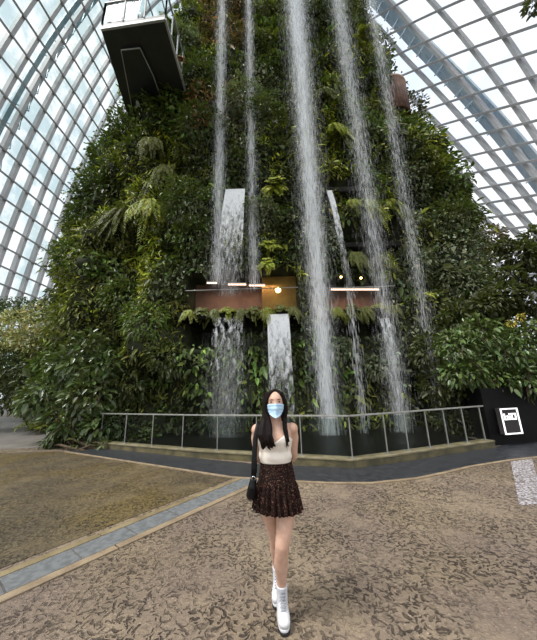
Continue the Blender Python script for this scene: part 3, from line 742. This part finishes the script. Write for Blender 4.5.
# ------------------------------------------------------------------ waterfalls
M_DROP = watermat('falling_droplets', .33); M_MIST = watermat('fine_droplets', .11); M_SHEET = watermat('tearing_water_sheet', .85, (.86, .88, .90), True)
def strands(path, n_, sx, sy, Lr, Wr, dens=None, flare=1.0):
    """elongated falling drops round a path of points (top to foot)"""
    path = np.array(path, float); seg = np.linalg.norm(np.diff(path, axis=0), axis=1); cum = np.concatenate([[0], np.cumsum(seg)]); tot = cum[-1]
    u = rng.uniform(0, 1, n_)
    if dens is not None: u = u**dens
    s = u*tot; P = np.stack([np.interp(s, cum, path[:, k]) for k in range(3)], 1)
    w_ = 1+(flare-1)*u
    P[:, 0] += np.clip(rng.normal(0, .42, n_), -1.1, 1.1)*sx*w_; P[:, 1] += rng.normal(0, .5, n_)*sy
    a = rng.uniform(0, 2*PI, n_); L = rng.uniform(*Lr, n_); W = rng.uniform(*Wr, n_)
    X = np.stack([np.cos(a)*W, np.sin(a)*W, np.zeros(n_)], 1); D = np.stack([rng.normal(0, .012, n_), rng.normal(0, .012, n_), np.full(n_, -1.)], 1)*L[:, None]
    vs = np.stack([P-D*.5, P+X+D*.1, P+D*.5, P-X+D*.1], 1).reshape(-1, 3)
    return vs
def water_obj(name, vs, mat, parent):
    n_ = len(vs)//4; me = bpy.data.meshes.new(name); o0 = np.array(parent['_o'])
    me.vertices.add(len(vs)); me.vertices.foreach_set('co', (vs-o0).astype(np.float32).ravel())
    me.loops.add(4*n_); me.loops.foreach_set('vertex_index', np.arange(4*n_, dtype=np.int32)); me.polygons.add(n_)
    me.polygons.foreach_set('loop_start', np.arange(0, 4*n_, 4, dtype=np.int32)); me.polygons.foreach_set('loop_total', np.full(n_, 4, np.int32))
    me.update(calc_edges=True); me.materials.append(mat)
    o = bpy.data.objects.new(name, me); C.objects.link(o); o.parent = parent; o['kind'] = 'stuff'; o['_o'] = tuple(float(q) for q in o0); return o
TOP = 27.0
def freefall(x, Y, zb, wid, n_, lab, mist=1.0, dens=1.0, flare=1.2, dx=0.):
    r = empty('waterfall', (x, Y, max(zb, 0)), lab, 'waterfall')
    path = [(x+dx, Y, TOP), (x, Y, zb)]
    water_obj('water_stream', strands(path, int(n_*3.3), wid*.62, .22, (.10, .55), (.004, .010), dens, flare), M_DROP, r)
    water_obj('fine_spray', strands(path, int(n_*5.5*mist), wid*1.05, .35, (.10, .45), (.005, .012), dens*.9, flare), M_MIST, r)
    return r
freefall(-1.86, 9.4, 5.5, .40, 2300, 'thin mist waterfall, leftmost of the two in front of rusty creeper', .8, 1.1, 1.0)
freefall(-.50, 9.4, 5.2, .36, 1900, 'thin waterfall between the leftmost mist fall and the widest waterfall', .8, 1.6, 1.0)
freefall(1.87, 9.3, .05, .92, 13500, 'widest white waterfall, dropping from the top to the pool', .8, 2.1, .6)
freefall(4.25, 9.4, .05, .70, 5200, 'misty waterfall right of the widest one, passing the dark upper ledge', 1.0, 3.0, .9, -.25)
freefall(5.62, 9.5, .05, .55, 2000, 'rightmost thin mist waterfall over the right flank', 1.0, 2.3, .7, .25)
def sheetfall(x, zt, zb, wt, wb, Y, out, lab, nstr, xb=None, b_start=0.):
    xb = x if xb is None else xb
    r = empty('sheet_waterfall', (x, Y, max(zb, 0)), lab, 'waterfall')
    MB().box((x-wt/2-.06, Y-.02, zt-.14), (x+wt/2+.06, Y+1.2, zt-.03)).build('spout', M_CONC, r, bevel=.01)
    n_, m_ = 60, 14; mb = MB(); br = []
    for lay in (0, .05):
        b0 = len(mb.v)
        for i in range(n_+1):
            u = i/n_; z = zt-(zt-zb)*u**1.0; o_ = out*(1-math.exp(-5*u)); 
            if i == 0: z = zt
            cx = x+(xb-x)*u; w_ = wt+(wb-wt)*u
            for k in range(m_+1):
                s = k/m_-.5; mb.v.append((cx+s*w_, Y-o_-lay+.03*math.sin(9*s+13*u)*u, z)); br.append(b_start+(1-b_start)*u)
        mb.f += [(b0+i*(m_+1)+k, b0+i*(m_+1)+k+1, b0+(i+1)*(m_+1)+k+1, b0+(i+1)*(m_+1)+k) for i in range(n_) for k in range(m_)]
    o = mb.build('water_sheet', M_SHEET, r, True); a = o.data.attributes.new('breakup', 'FLOAT', 'POINT'); a.data.foreach_set('value', np.array(br, np.float32))
    path = [(x, Y-out*.6, zt-(zt-zb)*.12), (xb, Y-out, zb)]
    water_obj('water_stream', strands(path, int(nstr*2.2), (wt+wb)/2*.7, .18, (.08, .40), (.004, .011), .8), M_MIST, r)
    return r
sheetfall(-1.2, 9.65, 4.9,   .80, 1.0, 9.55, .35, 'upper white sheet waterfall pouring from a spout above the lit corridor', 1500, -1.45)
sheetfall(-1.5, 4.2, .05, 1.1, 1.15, 9.75, .3, 'broad lower waterfall spilling from the ledge under the lit corridor', 2300, None, .55)
sheetfall(.36, 4.27, .05, .80, .84, 9.75, .3, 'lower sheet waterfall directly behind the woman', 800)
sheetfall(2.72, 9.6, 5.2, .22, .22, 9.75, .35, 'narrow arched spout waterfall right of the widest waterfall', 420, 3.05)
sheetfall(4.30, 3.98, .05, .34, .45, 9.75, .3, 'lower right waterfall spilling below the right corridor', 1100, None, .5)
r = empty('waterfall', (3.05, 9.4, .05), 'thin broken stream falling from the right corridor planter to the pool', 'waterfall')
water_obj('water_stream', strands([(3.05, 9.5, 5.2), (3.0, 9.4, .05)], 500, .22, .15, (.15, .5), (.006, .015)), M_DROP, r)

# ------------------------------------------------------------------ bushes and trees round the mountain
M_BARK = mottled('brown_bark', (.05, .035, .022), (.09, .065, .04), 6, .8, .2, 0, .5, 30)
def bush(name, blobs, base, label, cat, col, ll, lw, dens=260, big=False, glossy=False, hang=.35, vary_=.4, stems=5, col2=None, up=.8):
    base = np.array(base, float); r = empty(name, base, label, cat)
    AP = [[], [], [], [], [], []]
    for (c, R, fl) in blobs:
        nl = int(dens*R*R+60); P, D, N, L, W = shrub_arrays(c, (0, 0, 1), R, nl, ll, lw, fl, hang)
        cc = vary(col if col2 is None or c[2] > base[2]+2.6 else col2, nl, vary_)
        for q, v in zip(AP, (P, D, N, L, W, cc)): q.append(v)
    P, D, N, L, W, cc = [np.concatenate(q) for q in AP]
    k = P[:, 2] > .03; 
    leaf_obj('foliage', M_GLOSSY if glossy else M_LEAF, P[k], D[k], N[k], L[k], W[k], cc[k], parent=r, big=big)
    for i in range(stems):
        c, R, fl = blobs[i % len(blobs)]; c = np.array(c); b0 = base+np.array([random.uniform(-.3, .3), random.uniform(-.2, .2), -.02 if base[2] < .1 else 0])
        md = (b0+c)/2+np.array([random.uniform(-.2, .2), random.uniform(-.2, .2), .1]); MB().tube([b0, md, c], [.05, .035, .015], 6).build('stem', M_BARK, r, True)
    return r
B = lambda px, py, Y, R, fl=.85: (at(px, py, Y), R, fl)
# left
bush('broadleaf_bush', [B(75, 365, 9.6, .75), B(45, 395, 9.5, .70), B(90, 395, 9.3, .75), B(65, 420, 9.3, .55), B(100, 425, 9.2, .5), B(105, 365, 9.8, .6), B(88, 345, 9.9, .6), B(30, 405, 9.7, .4)], gp(80, 446), 'big dark green broadleaf bush beside the left end of the balustrade', 'bush', (.034, .062, .020), .23, .125, 430, True, True, .4, .35, 7)
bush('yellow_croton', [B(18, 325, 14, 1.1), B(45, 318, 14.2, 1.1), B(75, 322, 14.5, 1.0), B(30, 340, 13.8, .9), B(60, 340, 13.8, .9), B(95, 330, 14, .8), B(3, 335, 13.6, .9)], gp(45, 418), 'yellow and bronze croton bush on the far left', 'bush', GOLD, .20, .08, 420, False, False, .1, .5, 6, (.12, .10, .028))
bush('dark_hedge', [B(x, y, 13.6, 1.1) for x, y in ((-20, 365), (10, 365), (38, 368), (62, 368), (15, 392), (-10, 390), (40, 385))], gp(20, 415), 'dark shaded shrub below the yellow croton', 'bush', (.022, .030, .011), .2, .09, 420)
bush('clipped_hedge', [B(x, 312-(x < 30)*2, 19, 1.1) for x in (-15, 3, 20, 36, 55)]+[B(x, 345, 19, 1.4) for x in (-12, 10, 33, 55)]+[B(x, 375, 18.5, 1.5) for x in (-12, 12, 35)], gp(20, 410), 'light green hedge far left below the glass wall', 'hedge', (.055, .10, .022), .20, .08, 500)
bush('low_ground_cover', [B(60, 436, 9.2, .35), B(85, 444, 9.0, .35), B(110, 446, 8.9, .3), B(50, 445, 9.1, .25), B(140, 440, 9.5, .4), B(115, 420, 9.5, .5)], gp(85, 450), 'low dark ground cover at the foot of the broadleaf bush', 'plant', DARK, .16, .08, 500)
# right
bush('leafy_bush', [B(x, y, 7.9, R) for x, y, R in ((455, 345, .55), (480, 335, .6), (505, 350, .6), (530, 340, .65), (470, 370, .5), (495, 378, .5), (520, 380, .55), (455, 372, .4), (550, 370, .7))], gp(530, 440), 'bright leafy bush overhanging the lit sign on the right', 'bush', (.045, .085, .022), .155, .075, 900, True, True, .45, .45, 6)
bush('dark_tree', [B(x, y, 8.6, R, .8) for x, y, R in ((520, 255, .55), (540, 240, .6), (510, 275, .35), (540, 275, .5), (500, 296, .55), (530, 300, .6), (555, 255, .7), (505, 245, .25), (486, 305, .45))], gp(560, 432), 'dark leaved tree at the right edge in front of the glass roof', 'tree', (.016, .020, .010), .17, .08, 1500, False, False, .3, .4, 8)
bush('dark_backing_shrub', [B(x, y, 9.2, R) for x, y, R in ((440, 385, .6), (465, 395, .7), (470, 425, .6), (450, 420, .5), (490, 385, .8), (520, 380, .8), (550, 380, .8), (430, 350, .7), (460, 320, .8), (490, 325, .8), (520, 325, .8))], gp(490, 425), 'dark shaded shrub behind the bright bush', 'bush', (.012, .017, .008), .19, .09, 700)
c = at(534, 4, 7.0)
ob = bush('overhanging_tree', [(c, .28, 1.0)], np.array([c[0]+3.6, c[1]+1.2, 0]), 'tall tree whose dark leafy branch tip hangs into the top right corner', 'tree', (.03, .03, .025), .16, .08, 900, stems=0)
MB().tube([(c[0]+3.6, c[1]+1.2, 0), (c[0]+3.5, c[1]+1.2, c[2]*.5), (c[0]+3.3, c[1]+1.1, c[2]+.2)], [.16, .13, .08], 8).build('trunk', M_BARK, ob, True)
MB().tube([(c[0]+3.35, c[1]+1.1, c[2]-.3), (c[0]+1.6, c[1]+.6, c[2]+.35), c], [.06, .04, .012], 6).build('branch', M_BARK, ob, True)
for (px_, py_, col) in ((520, 317, 0), (511, 323, 1)):
    plant('yellow_flower', 'shrub', at(px_, py_, 7.35), (0, -1, 0), .09, (.55, .42, .06), 'yellow flower head on the bush at the right edge, %s one' % ('upper' if col == 0 else 'lower'), 'flower', None, .055)

# dark wall and sign
M_BLACK = mottled('black_panel', (.004, .004, .0045), (.007, .007, .007), 2, .6, .1)
MB().prism([(5.60, 7.50), (9.5, 8.25), (9.5, 8.45), (5.78, 7.72), (6.85, 10.4), (6.65, 10.4)], 0, 1.42).build('wall_right', M_BLACK)['kind'] = 'structure'
sc = at(511, 421, 7.42); ang = math.radians(11)
ux = np.array([math.cos(ang), math.sin(ang), 0]); uz = np.array([0, 0, 1.])
sg = empty('lit_sign', sc, 'square dark sign with glowing white border and lettering on the black wall', 'sign')
MBb = MB(); sw, sh = .27, .315
MBb.bar(sc-uz*sh+ux*0+np.array([0, .05, 0]), sc+uz*sh+np.array([0, .05, 0]), .02, .02)
def panel(mb, a0, a1, b0, b1, d0, d1):
    nn = np.array([math.sin(ang), -math.cos(ang), 0])
    q = [sc+ux*a+uz*b+nn*d for d in (d0, d1) for a, b in ((a0, b0), (a1, b0), (a1, b1), (a0, b1))]
    mb.add(q, [(0, 3, 2, 1), (4, 5, 6, 7), (0, 1, 5, 4), (1, 2, 6, 5), (2, 3, 7, 6), (3, 0, 4, 7)])
mb = MB(); panel(mb, -sw, sw, -sh, sh, -.12, 0); mb.build('sign_box', mottled('sign_face', (.02, .018, .018), (.03, .026, .026)), sg)
M_WHITE = emit('white_sign_light', (1, .98, 1), 1.7)
mb = MB()
for a in ((-sw, sw, sh-.03, sh), (-sw, sw, -sh, -sh+.03), (-sw, -sw+.03, -sh, sh), (sw-.03, sw, -sh, sh)): panel(mb, *a, .0, .02)
mb.build('light_border', M_WHITE, sg)
def letter(t, cx, w_):
    mb = MB(); h = .16; z0 = .03; th = .034
    if t == 'b': segs = [(cx-w_/2, cx-w_/2+th, z0, z0+h), (cx-w_/2, cx+w_/2, z0, z0+th), (cx-w_/2, cx+w_/2, z0+h*.45, z0+h*.45+th*.8), (cx+w_/2-th, cx+w_/2, z0, z0+h*.7)]
    if t == 'i': segs = [(cx-th/2, cx+th/2, z0, z0+h*.62), (cx-th/2, cx+th/2, z0+h*.72, z0+h)]
    if t == 'o': segs = [(cx-w_/2, cx-w_/2+th, z0, z0+h), (cx+w_/2-th, cx+w_/2, z0, z0+h), (cx-w_/2, cx+w_/2, z0, z0+th), (cx-w_/2, cx+w_/2, z0+h-th, z0+h)]
    for s in segs: panel(mb, *s, 0, .018)
    mb.build('letter', emit('letter_light', (1, .98, 1), 1.7), sg)
letter('b', -.13, .13); letter('i', -.015, .05); letter('o', .11, .15)

# ------------------------------------------------------------------ the woman
def skinmat():
    m, nt, out = newmat('skin'); T = NT(nt)
    col = T.mix(T.ramp(T.noise(T.pos(), 14, 3), .35, .65), (.47, .285, .205), (.54, .345, .26))
    b = T.n('ShaderNodeBsdfPrincipled'); T.l(col, b.inputs['Base Color']); b.inputs['Roughness'].default_value = .48
    b.inputs['Subsurface Weight'].default_value = .12; b.inputs['Subsurface Radius'].default_value = (.012, .005, .003); b.inputs['Specular IOR Level'].default_value = .35
    T.l(b.outputs[0], out.inputs[0]); return m
M_SKIN = skinmat()
WX, WY = .022, 2.365
person = empty('person', (.02, 2.40, 0), 'woman in cream camisole, dark patterned skirt, white boots and blue face mask', 'person')
TORSO = [(.84, .134, .098, 0, .008), (.92, .130, .098, 0, .006), (1.0, .114, .086, 0, 0), (1.05, .112, .084, 0, 0), (1.12, .118, .086, 0, 0), (1.19, .132, .104, 0, -.012), (1.22, .136, .104, 0, -.010),
         (1.26, .140, .088, 0, 0), (1.29, .128, .070, 0, .005), (1.315, .088, .055, .004, .005), (1.335, .052, .048, .006, 0)]
tz = np.array([t[0] for t in TORSO])
def torso(z, k): return float(np.interp(z, tz, [t[k] for t in TORSO]))
mb = MB()
mb.loft([(WX+t[3], WY+t[4], t[0], t[1], t[2], 2.2) for t in TORSO], 32)
mb.tube([(WX+.008, WY+.005, 1.29), (WX+.010, WY-.005, 1.36), (WX+.010, WY-.018, 1.43)], [.055, .046, .046], 20)
HX = .033
mb.loft([(HX, 2.298, 1.372, .018, .018), (HX, 2.312, 1.384, .038, .042), (HX, 2.328, 1.41, .054, .068), (HX, 2.338, 1.45, .064, .083), (HX, 2.342, 1.485, .068, .088), (HX, 2.345, 1.52, .068, .089), (HX, 2.35, 1.55, .060, .078), (HX, 2.352, 1.57, .042, .056), (HX, 2.354, 1.58, .014, .02)], 28)
mb.tube([(HX, 2.262, 1.495), (HX, 2.250, 1.462), (HX, 2.246, 1.448), (HX, 2.26, 1.437)], [.008, .010, .014, .010], 10)
for s in (-1, 1):
    mb.ball((HX+s*.070, 2.352, 1.475), .010, .020, .030, 10, 8)
    sh = np.array([WX+s*.142, WY+.004, 1.272]); el = np.array([WX+s*.152, WY+.095, 1.045]); wr = np.array([WX+s*.040, WY+.150, .955-.012*s])
    mb.ball(sh, .050, .052, .050, 14, 10)
    mb.tube([sh-np.array([s*.05, 0, -.005]), sh, sh+(el-sh)*.3+[s*.008, 0, 0], sh+(el-sh)*.75, el, el+(wr-el)*.3, el+(wr-el)*.8, wr], [.045, .049, .043, .036, .034, .035, .026, .022], 18)
    # hand resting behind the back, fingers closing on the other one
    pc = wr+np.array([-s*.040, .008, -.012]); mb.tube([wr, wr+np.array([-s*.02, .004, -.006]), pc, pc+np.array([-s*.028, 0, -.006])], [(.020, .016), (.024, .014), (.034, .014), (.032, .011)], 14)
    for fi, (dz, ln) in enumerate(((.024, .062), (.008, .070), (-.008, .066), (-.024, .052))):
        b0 = pc+np.array([-s*.024, 0, dz-.006]); mb.tube([b0, b0+np.array([-s*ln*.45, .010*s, -.004]), b0+np.array([-s*ln*.75, .004*s-.004, -.012]), b0+np.array([-s*ln*.9, -.010, -.024])], [.0088, .0085, .0078, .0065], 8)
    t0 = wr+np.array([-s*.022, .0, .014]); mb.tube([t0, t0+np.array([-s*.020, -.004, .026]), t0+np.array([-s*.042, -.008, .036])], [.011, .010, .008], 8)
legs = [[(.076, 2.385, .88), (.082, 2.375, .80), (.084, 2.345, .67), (.060, 2.31, .55), (.046, 2.298, .49), (.042, 2.312, .44), (.037, 2.350, .355), (.036, 2.385, .25), (.036, 2.40, .18), (.036, 2.402, .08)],
        [(-.036, 2.385, .88), (-.042, 2.39, .80), (-.042, 2.415, .67), (-.012, 2.455, .55), (.002, 2.48, .48), (.004, 2.495, .44), (.008, 2.55, .34), (.010, 2.60, .24), (.011, 2.62, .17), (.011, 2.625, .08)]]
for lg in legs: mb.tube(lg, [.070, .076, .071, .058, .052, .050, .053, .039, .033, .034], 22)
solidify_mesh(mb, 'body', M_SKIN, person, .0052, 5)
# face above the mask
M_EYE = mottled('dark_eye', (.02, .012, .01), (.03, .02, .015), 5, .2, .5); M_BROW = mottled('dark_brow', (.04, .025, .018), (.05, .03, .02))
for s in (-1, 1):
    e = MB().ball((HX+s*.030, 2.2655, 1.493), .0125, .006, .0055, 12, 8).build('eye', M_EYE, person, True)
    MB().tube([(HX+s*.014, 2.2585, 1.508), (HX+s*.030, 2.262, 1.512), (HX+s*.046, 2.274, 1.507)], [.0028, .003, .0015], 6).build('eyebrow', M_BROW, person, True)
# mask with pleats and ear loops
def face_r(z): return np.interp(z, [1.372, 1.384, 1.41, 1.45, 1.485, 1.52], [.018, .040, .056, .066, .069, .069]), np.interp(z, [1.372, 1.384, 1.41, 1.45, 1.485, 1.52], [.018, .046, .070, .085, .089, .09]), np.interp(z, [1.372, 1.384, 1.41, 1.45, 1.485, 1.52], [2.298, 2.312, 2.328, 2.338, 2.342, 2.345])
mb = MB(); nu, nv = 25, 22
for j in range(nv):
    v = j/(nv-1)
    for i in range(nu):
        u = i/(nu-1)*2-1; a = u*math.radians(72)*(.50+.50*min(1, v*1.9)**.6); z = 1.374+.106*v+.020*u*u*(1-v)**2-.012*u*u*v
        rx, ry, cy = face_r(z); rx = max(rx, .054); ry = max(ry, .072)
        o = .008+.019*math.exp(-(u/.22)**2)*(.4+.6*math.sin(PI*v))+.0013*math.sin(v*PI*7)
        mb.v.append((HX+(rx+o)*math.sin(a), cy-(ry+o)*math.cos(a), z))
mb.f = [(j*nu+i, j*nu+i+1, (j+1)*nu+i+1, (j+1)*nu+i) for j in range(nv-1) for i in range(nu-1)]
mask = mb.build('face_mask', mottled('pale_blue_mask', (.32, .49, .66), (.46, .62, .75), 45, .75, .2), person, True, solid=.003)
for s in (-1, 1):
    MB().tube([(HX+s*.072, 2.330, 1.462), (HX+s*.079, 2.352, 1.490), (HX+s*.079, 2.368, 1.475), (HX+s*.076, 2.352, 1.440), (HX+s*.068, 2.325, 1.405)], .0018, 6).build('ear_loop', mottled('white_elastic', (.8, .8, .8), (.85, .85, .85)), mask, True)
# hair
mb = MB()
mb.ball((HX, 2.368, 1.508), .083, .088, .086, 24, 16)
mb.tube([(HX+.002, 2.40, 1.52), (HX, 2.43, 1.44), (HX, 2.445, 1.34), (HX, 2.455, 1.22), (HX, 2.455, 1.15)], [(.075, .05), (.090, .045), (.095, .035), (.085, .03), (.05, .015)], 20)
R_ = random.Random(3)
for k in range(8):     # broad wavy lock over her right shoulder
    o = (k-3.5)*.0105; jy = R_.uniform(-.010, .010); e = R_.uniform(-.055, .045); q = R_.uniform(-.012, .012)
    mb.tube([(HX+.004-.003*k, 2.312+.004*k, 1.590-.003*k), (HX-.044-.005*k, 2.292+.007*k, 1.558), (HX-.077-.002*k, 2.304+.006*k+jy, 1.49), (HX-.084-.001*k, 2.308+jy, 1.42), (HX-.078+o*.6, 2.29+jy, 1.36), (HX-.084+o+q*.4, 2.262+jy, 1.30), (HX-.088+o*1.05+q, 2.238+jy, 1.25), (HX-.074+o*1.1-q*.3, 2.232+jy, 1.205+e*.3), (HX-.066+o*1.3-q, 2.232+jy, 1.165+e*.7), (HX-.052+o*1.3+q, 2.234+jy, 1.145+e)],
            [.008, .014, .016, .018, .018, .019, .018, .015, .009, .002], 10)
for k in range(3):     # narrower lock on her left
    o = (k-1)*.009; jy = R_.uniform(-.006, .006); e = R_.uniform(-.05, .04)
    mb.tube([(HX+.004+.004*k, 2.312+.004*k, 1.590-.004*k), (HX+.046+.006*k, 2.294+.008*k, 1.558), (HX+.078+.003*k, 2.312+.007*k, 1.49), (HX+.084+.002*k, 2.322+jy, 1.42), (HX+.070+o*.6, 2.315+jy, 1.36), (HX+.072+o, 2.285+jy, 1.29), (HX+.082+o, 2.262+jy, 1.22), (HX+.092+o*1.3, 2.262+jy, 1.16+e)],
            [.008, .014, .016, .017, .014, .011, .008, .002], 10)
m, nt, out = newmat('black_hair'); T = NT(nt); mp = T.n('ShaderNodeMapping'); mp.inputs['Scale'].default_value = (1, 1, .06); T.l(T.n('ShaderNodeTexCoord').outputs['Object'], mp.inputs[0])
hn = T.noise(mp.outputs[0], 210, 3); T.l(T.pbsdf(T.mix(T.ramp(hn, .4, .7), (.004, .003, .003), (.016, .009, .007)), .42, 0, .08, T.bump(hn, .5, .004)), out.inputs[0])
solidify_mesh(mb, 'hair', m, person, .0048, 2)
# camisole
M_SATIN = mottled('cream_satin', (.62, .55, .48), (.70, .635, .56), 5, .38, .4, 0, .25, 16)
mb = MB(); nu, nv = 72, 26
def camitop(a):      # a: 0 right, -90 front
    fx = math.cos(a); fy = math.sin(a)
    if fy < 0: return 1.195+.055*min(1, abs(fx)/.55)-.050*max(0, (abs(fx)-.55)/.45)
    return 1.20
for j in range(nv):
    for i in range(nu):
        a = 2*PI*i/nu; z1 = camitop(a); v = j/(nv-1); z = 1.035+(z1-1.035)*v
        rx, ry, cy = torso(z, 1), torso(z, 2), torso(z, 4); o = .008+.009*math.exp(-((z-1.075)/.03)**2)+.003*math.sin(5*a+z*50)*math.exp(-((z-1.09)/.05)**2)
        e = 2/2.2; mb.v.append((WX+(rx+o)*math.copysign(abs(math.cos(a))**e, math.cos(a)), WY+cy+(ry+o)*math.copysign(abs(math.sin(a))**e, math.sin(a)), z))
mb.f = [(j*nu+i, j*nu+(i+1) % nu, (j+1)*nu+(i+1) % nu, (j+1)*nu+i) for j in range(nv-1) for i in range(nu)]
cami = mb.build('camisole', M_SATIN, person, True, solid=.003)
for s in (-1, 1):
    MB().tube([(WX+s*.076, WY-.092, 1.248), (WX+s*.080, WY-.072, 1.285), (WX+s*.082, WY-.035, 1.318), (WX+s*.080, WY+.02, 1.326), (WX+s*.075, WY+.062, 1.29), (WX+s*.072, WY+.092, 1.20)], .0035, 8).build('strap', M_SATIN, cami, True)
# skirt: fitted yoke, gathered flounce
m, nt, out = newmat('dark_printed_cloth'); T = NT(nt); p = T.n('ShaderNodeTexCoord').outputs['Object']
n1 = T.noise(p, 105, 3, .6, .8); n2 = T.noise(p, 60, 2, .5, .4)
cc = T.mix(T.ramp(n1, .56, .66), (.012, .007, .006), (.15, .085, .06)); cc = T.mix(T.ramp(n2, .60, .66), cc, (.045, .012, .010)); T.l(T.pbsdf(cc, .8, 0, .05, T.bump(n1, .2, .003)), out.inputs[0]); M_SKIRT = m
def skirt(zs, name, pleat, parent):
    mb = MB(); nu = 176
    for z in zs:
        t = np.interp(z, [.70, .80, .885, .93, 1.0, 1.055], [.178, .164, .150, .143, .130, .122]); u = np.interp(z, [.70, .80, .885, .93, 1.0, 1.055], [.150, .138, .125, .118, .102, .094])
        pa = np.interp(z, [.70, .87, .89], [.020, .009, .002])*pleat
        for i in range(nu):
            a = 2*PI*i/nu; w_ = pa*(math.sin(24*a)+.5*math.sin(37*a+1)); rz = .0025*(1-pleat)*math.sin(z*260+math.sin(3*a)*1.5)
            dz = -.010*math.cos(a)*(1.05-z)/.35 if pleat else 0
            mb.v.append((WX+.003+(t+w_+rz)*math.cos(a), WY+.006+(u+w_+rz)*math.sin(a), z+dz+(.006*math.sin(24*a)*(z < .71))))
    mb.f = [(j*nu+i, j*nu+(i+1) % nu, (j+1)*nu+(i+1) % nu, (j+1)*nu+i) for j in range(len(zs)-1) for i in range(nu)]
    return mb.build(name, M_SKIRT, parent, True, solid=.004)
sk_ = skirt(np.linspace(.878, 1.056, 22), 'skirt', 0, person)
skirt(np.linspace(.702, .892, 22), 'flounce', 1, sk_)
# boots
M_WHITE_L = mottled('white_leather', (.47, .47, .49), (.54, .54, .56), 8, .45, .4, 0, .15, 30); M_BLACK_R = mottled('black_rubber', (.012, .012, .013), (.02, .02, .02), 8, .6)
M_LACE = mottled('grey_white_lace', (.25, .26, .30), (.31, .32, .36), 20)
for bx, by, yaw, ht in ((.036, 2.40, .05, .205), (.011, 2.62, -.10, .20)):
    cs, sn = math.cos(yaw), math.sin(yaw)
    def L(x, y, z): return (bx+x*cs-y*sn, by+x*sn+y*cs, z)
    mb = MB(); mb.tube([L(0, .050, .075), L(0, .012, .072), L(0, -.04, .070), L(0, -.09, .064), L(0, -.125, .058)], [(.030, .036), (.040, .046), (.042, .046), (.045, .036), (.042, .030)], 18)
    mb.ball(L(0, -.118, .056), .0425, .038, .031, 18, 12)
    mb.tube([L(0, .010, .06), L(0, .004, .12), L(0, .000, .165), L(0, -.002, ht)], [(.043, .050), (.041, .046), (.041, .043), (.043, .046)], 20)
    mb.loft([(*L(0, -.045, 0)[:2], .030, .046, .10), (*L(0, -.045, 0)[:2], .062, .046, .100)], 24)
    bt = solidify_mesh(mb, 'boot', M_WHITE_L, person, .005, 3)
    out_ = []
    for k in range(40):
        a = 2*PI*k/40; y = -.048+.108*math.sin(a); wd = .043*(1+.12*math.sin(a+PI)) if y < -.05 else .040
        out_.append(L(wd*math.copysign(abs(math.cos(a))**.75, math.cos(a)), y, 0)[:2])
    mb = MB().prism(out_, .001, .020); mb.build('sole', M_BLACK_R, bt, bevel=.004)
    mb = MB().prism([(bx+(q[0]-bx)*.985, by+(q[1]-by)*.985) for q in out_], .020, .036); mb.build('midsole', M_WHITE_L, bt, bevel=.004)
    def front(t):   # front line of the boot from the vamp up to the cuff
        return (np.interp(t, [0, .45, 1], [-.098, -.052, -.050]), np.interp(t, [0, .45, 1], [.104, .128, ht-.012]))
    mb = MB()
    for k in range(6):
        t0, t1 = k/6, (k+1)/6; (y0, z0), (y1, z1) = front(t0), front(t1)
        for s in (-1, 1): mb.tube([L(-s*.020, y0+.006, z0), L(0, (y0+y1)/2-.005, (z0+z1)/2), L(s*.020, y1+.006, z1)], .0026, 6)
    mb.build('lace', M_LACE, bt, True)
# shoulder bag
M_BAGL = mottled('black_leather', (.005, .005, .0055), (.010, .009, .009), 6, .42, .14, 0, .2, 60)
bag = empty('shoulder_bag', (-.165, 2.33, .785), 'black crescent shoulder bag hanging at the woman\'s right hip from a wide strap', 'bag')
mb = MB(); mb.tube([(-.150, 2.262, .945), (-.160, 2.262, .89), (-.172, 2.285, .835), (-.174, 2.335, .812), (-.172, 2.385, .835), (-.162, 2.410, .89), (-.152, 2.410, .945)], [(.014, .010), (.028, .030), (.036, .040), (.038, .042), (.036, .040), (.028, .030), (.014, .010)], 16)
mb.ball((-.170, 2.336, .855), .030, .075, .050, 16, 10)
solidify_mesh(mb, 'bag_body', M_BAGL, bag, .005, 4)
mb = MB()
for y0, pts in ((0, [(-.150, 2.262, .94), (-.146, 2.266, 1.02), (-.140, 2.275, 1.12), (-.132, 2.288, 1.22), (-.112, 2.315, 1.305), (-.098, 2.35, 1.338)]), (1, [(-.098, 2.35, 1.338), (-.106, 2.39, 1.315), (-.125, 2.435, 1.22), (-.142, 2.44, 1.10), (-.150, 2.425, 1.0), (-.152, 2.412, .94)])):
    mb.tube(pts, [(.004, .020)]*len(pts) if False else [(.020, .005)]*len(pts), 10)
mb.build('bag_strap', M_BAGL, bag, True)
mb = MB(); mb.tube([(-.150+.013*math.cos(a), 2.258, .945+.016*math.sin(a)) for a in np.linspace(0, 2*PI, 17)], .003, 6, False); mb.build('buckle_ring', mottled('chrome', (.7, .7, .7), (.8, .8, .8), 3, .2, .5, 1.), bag, True)
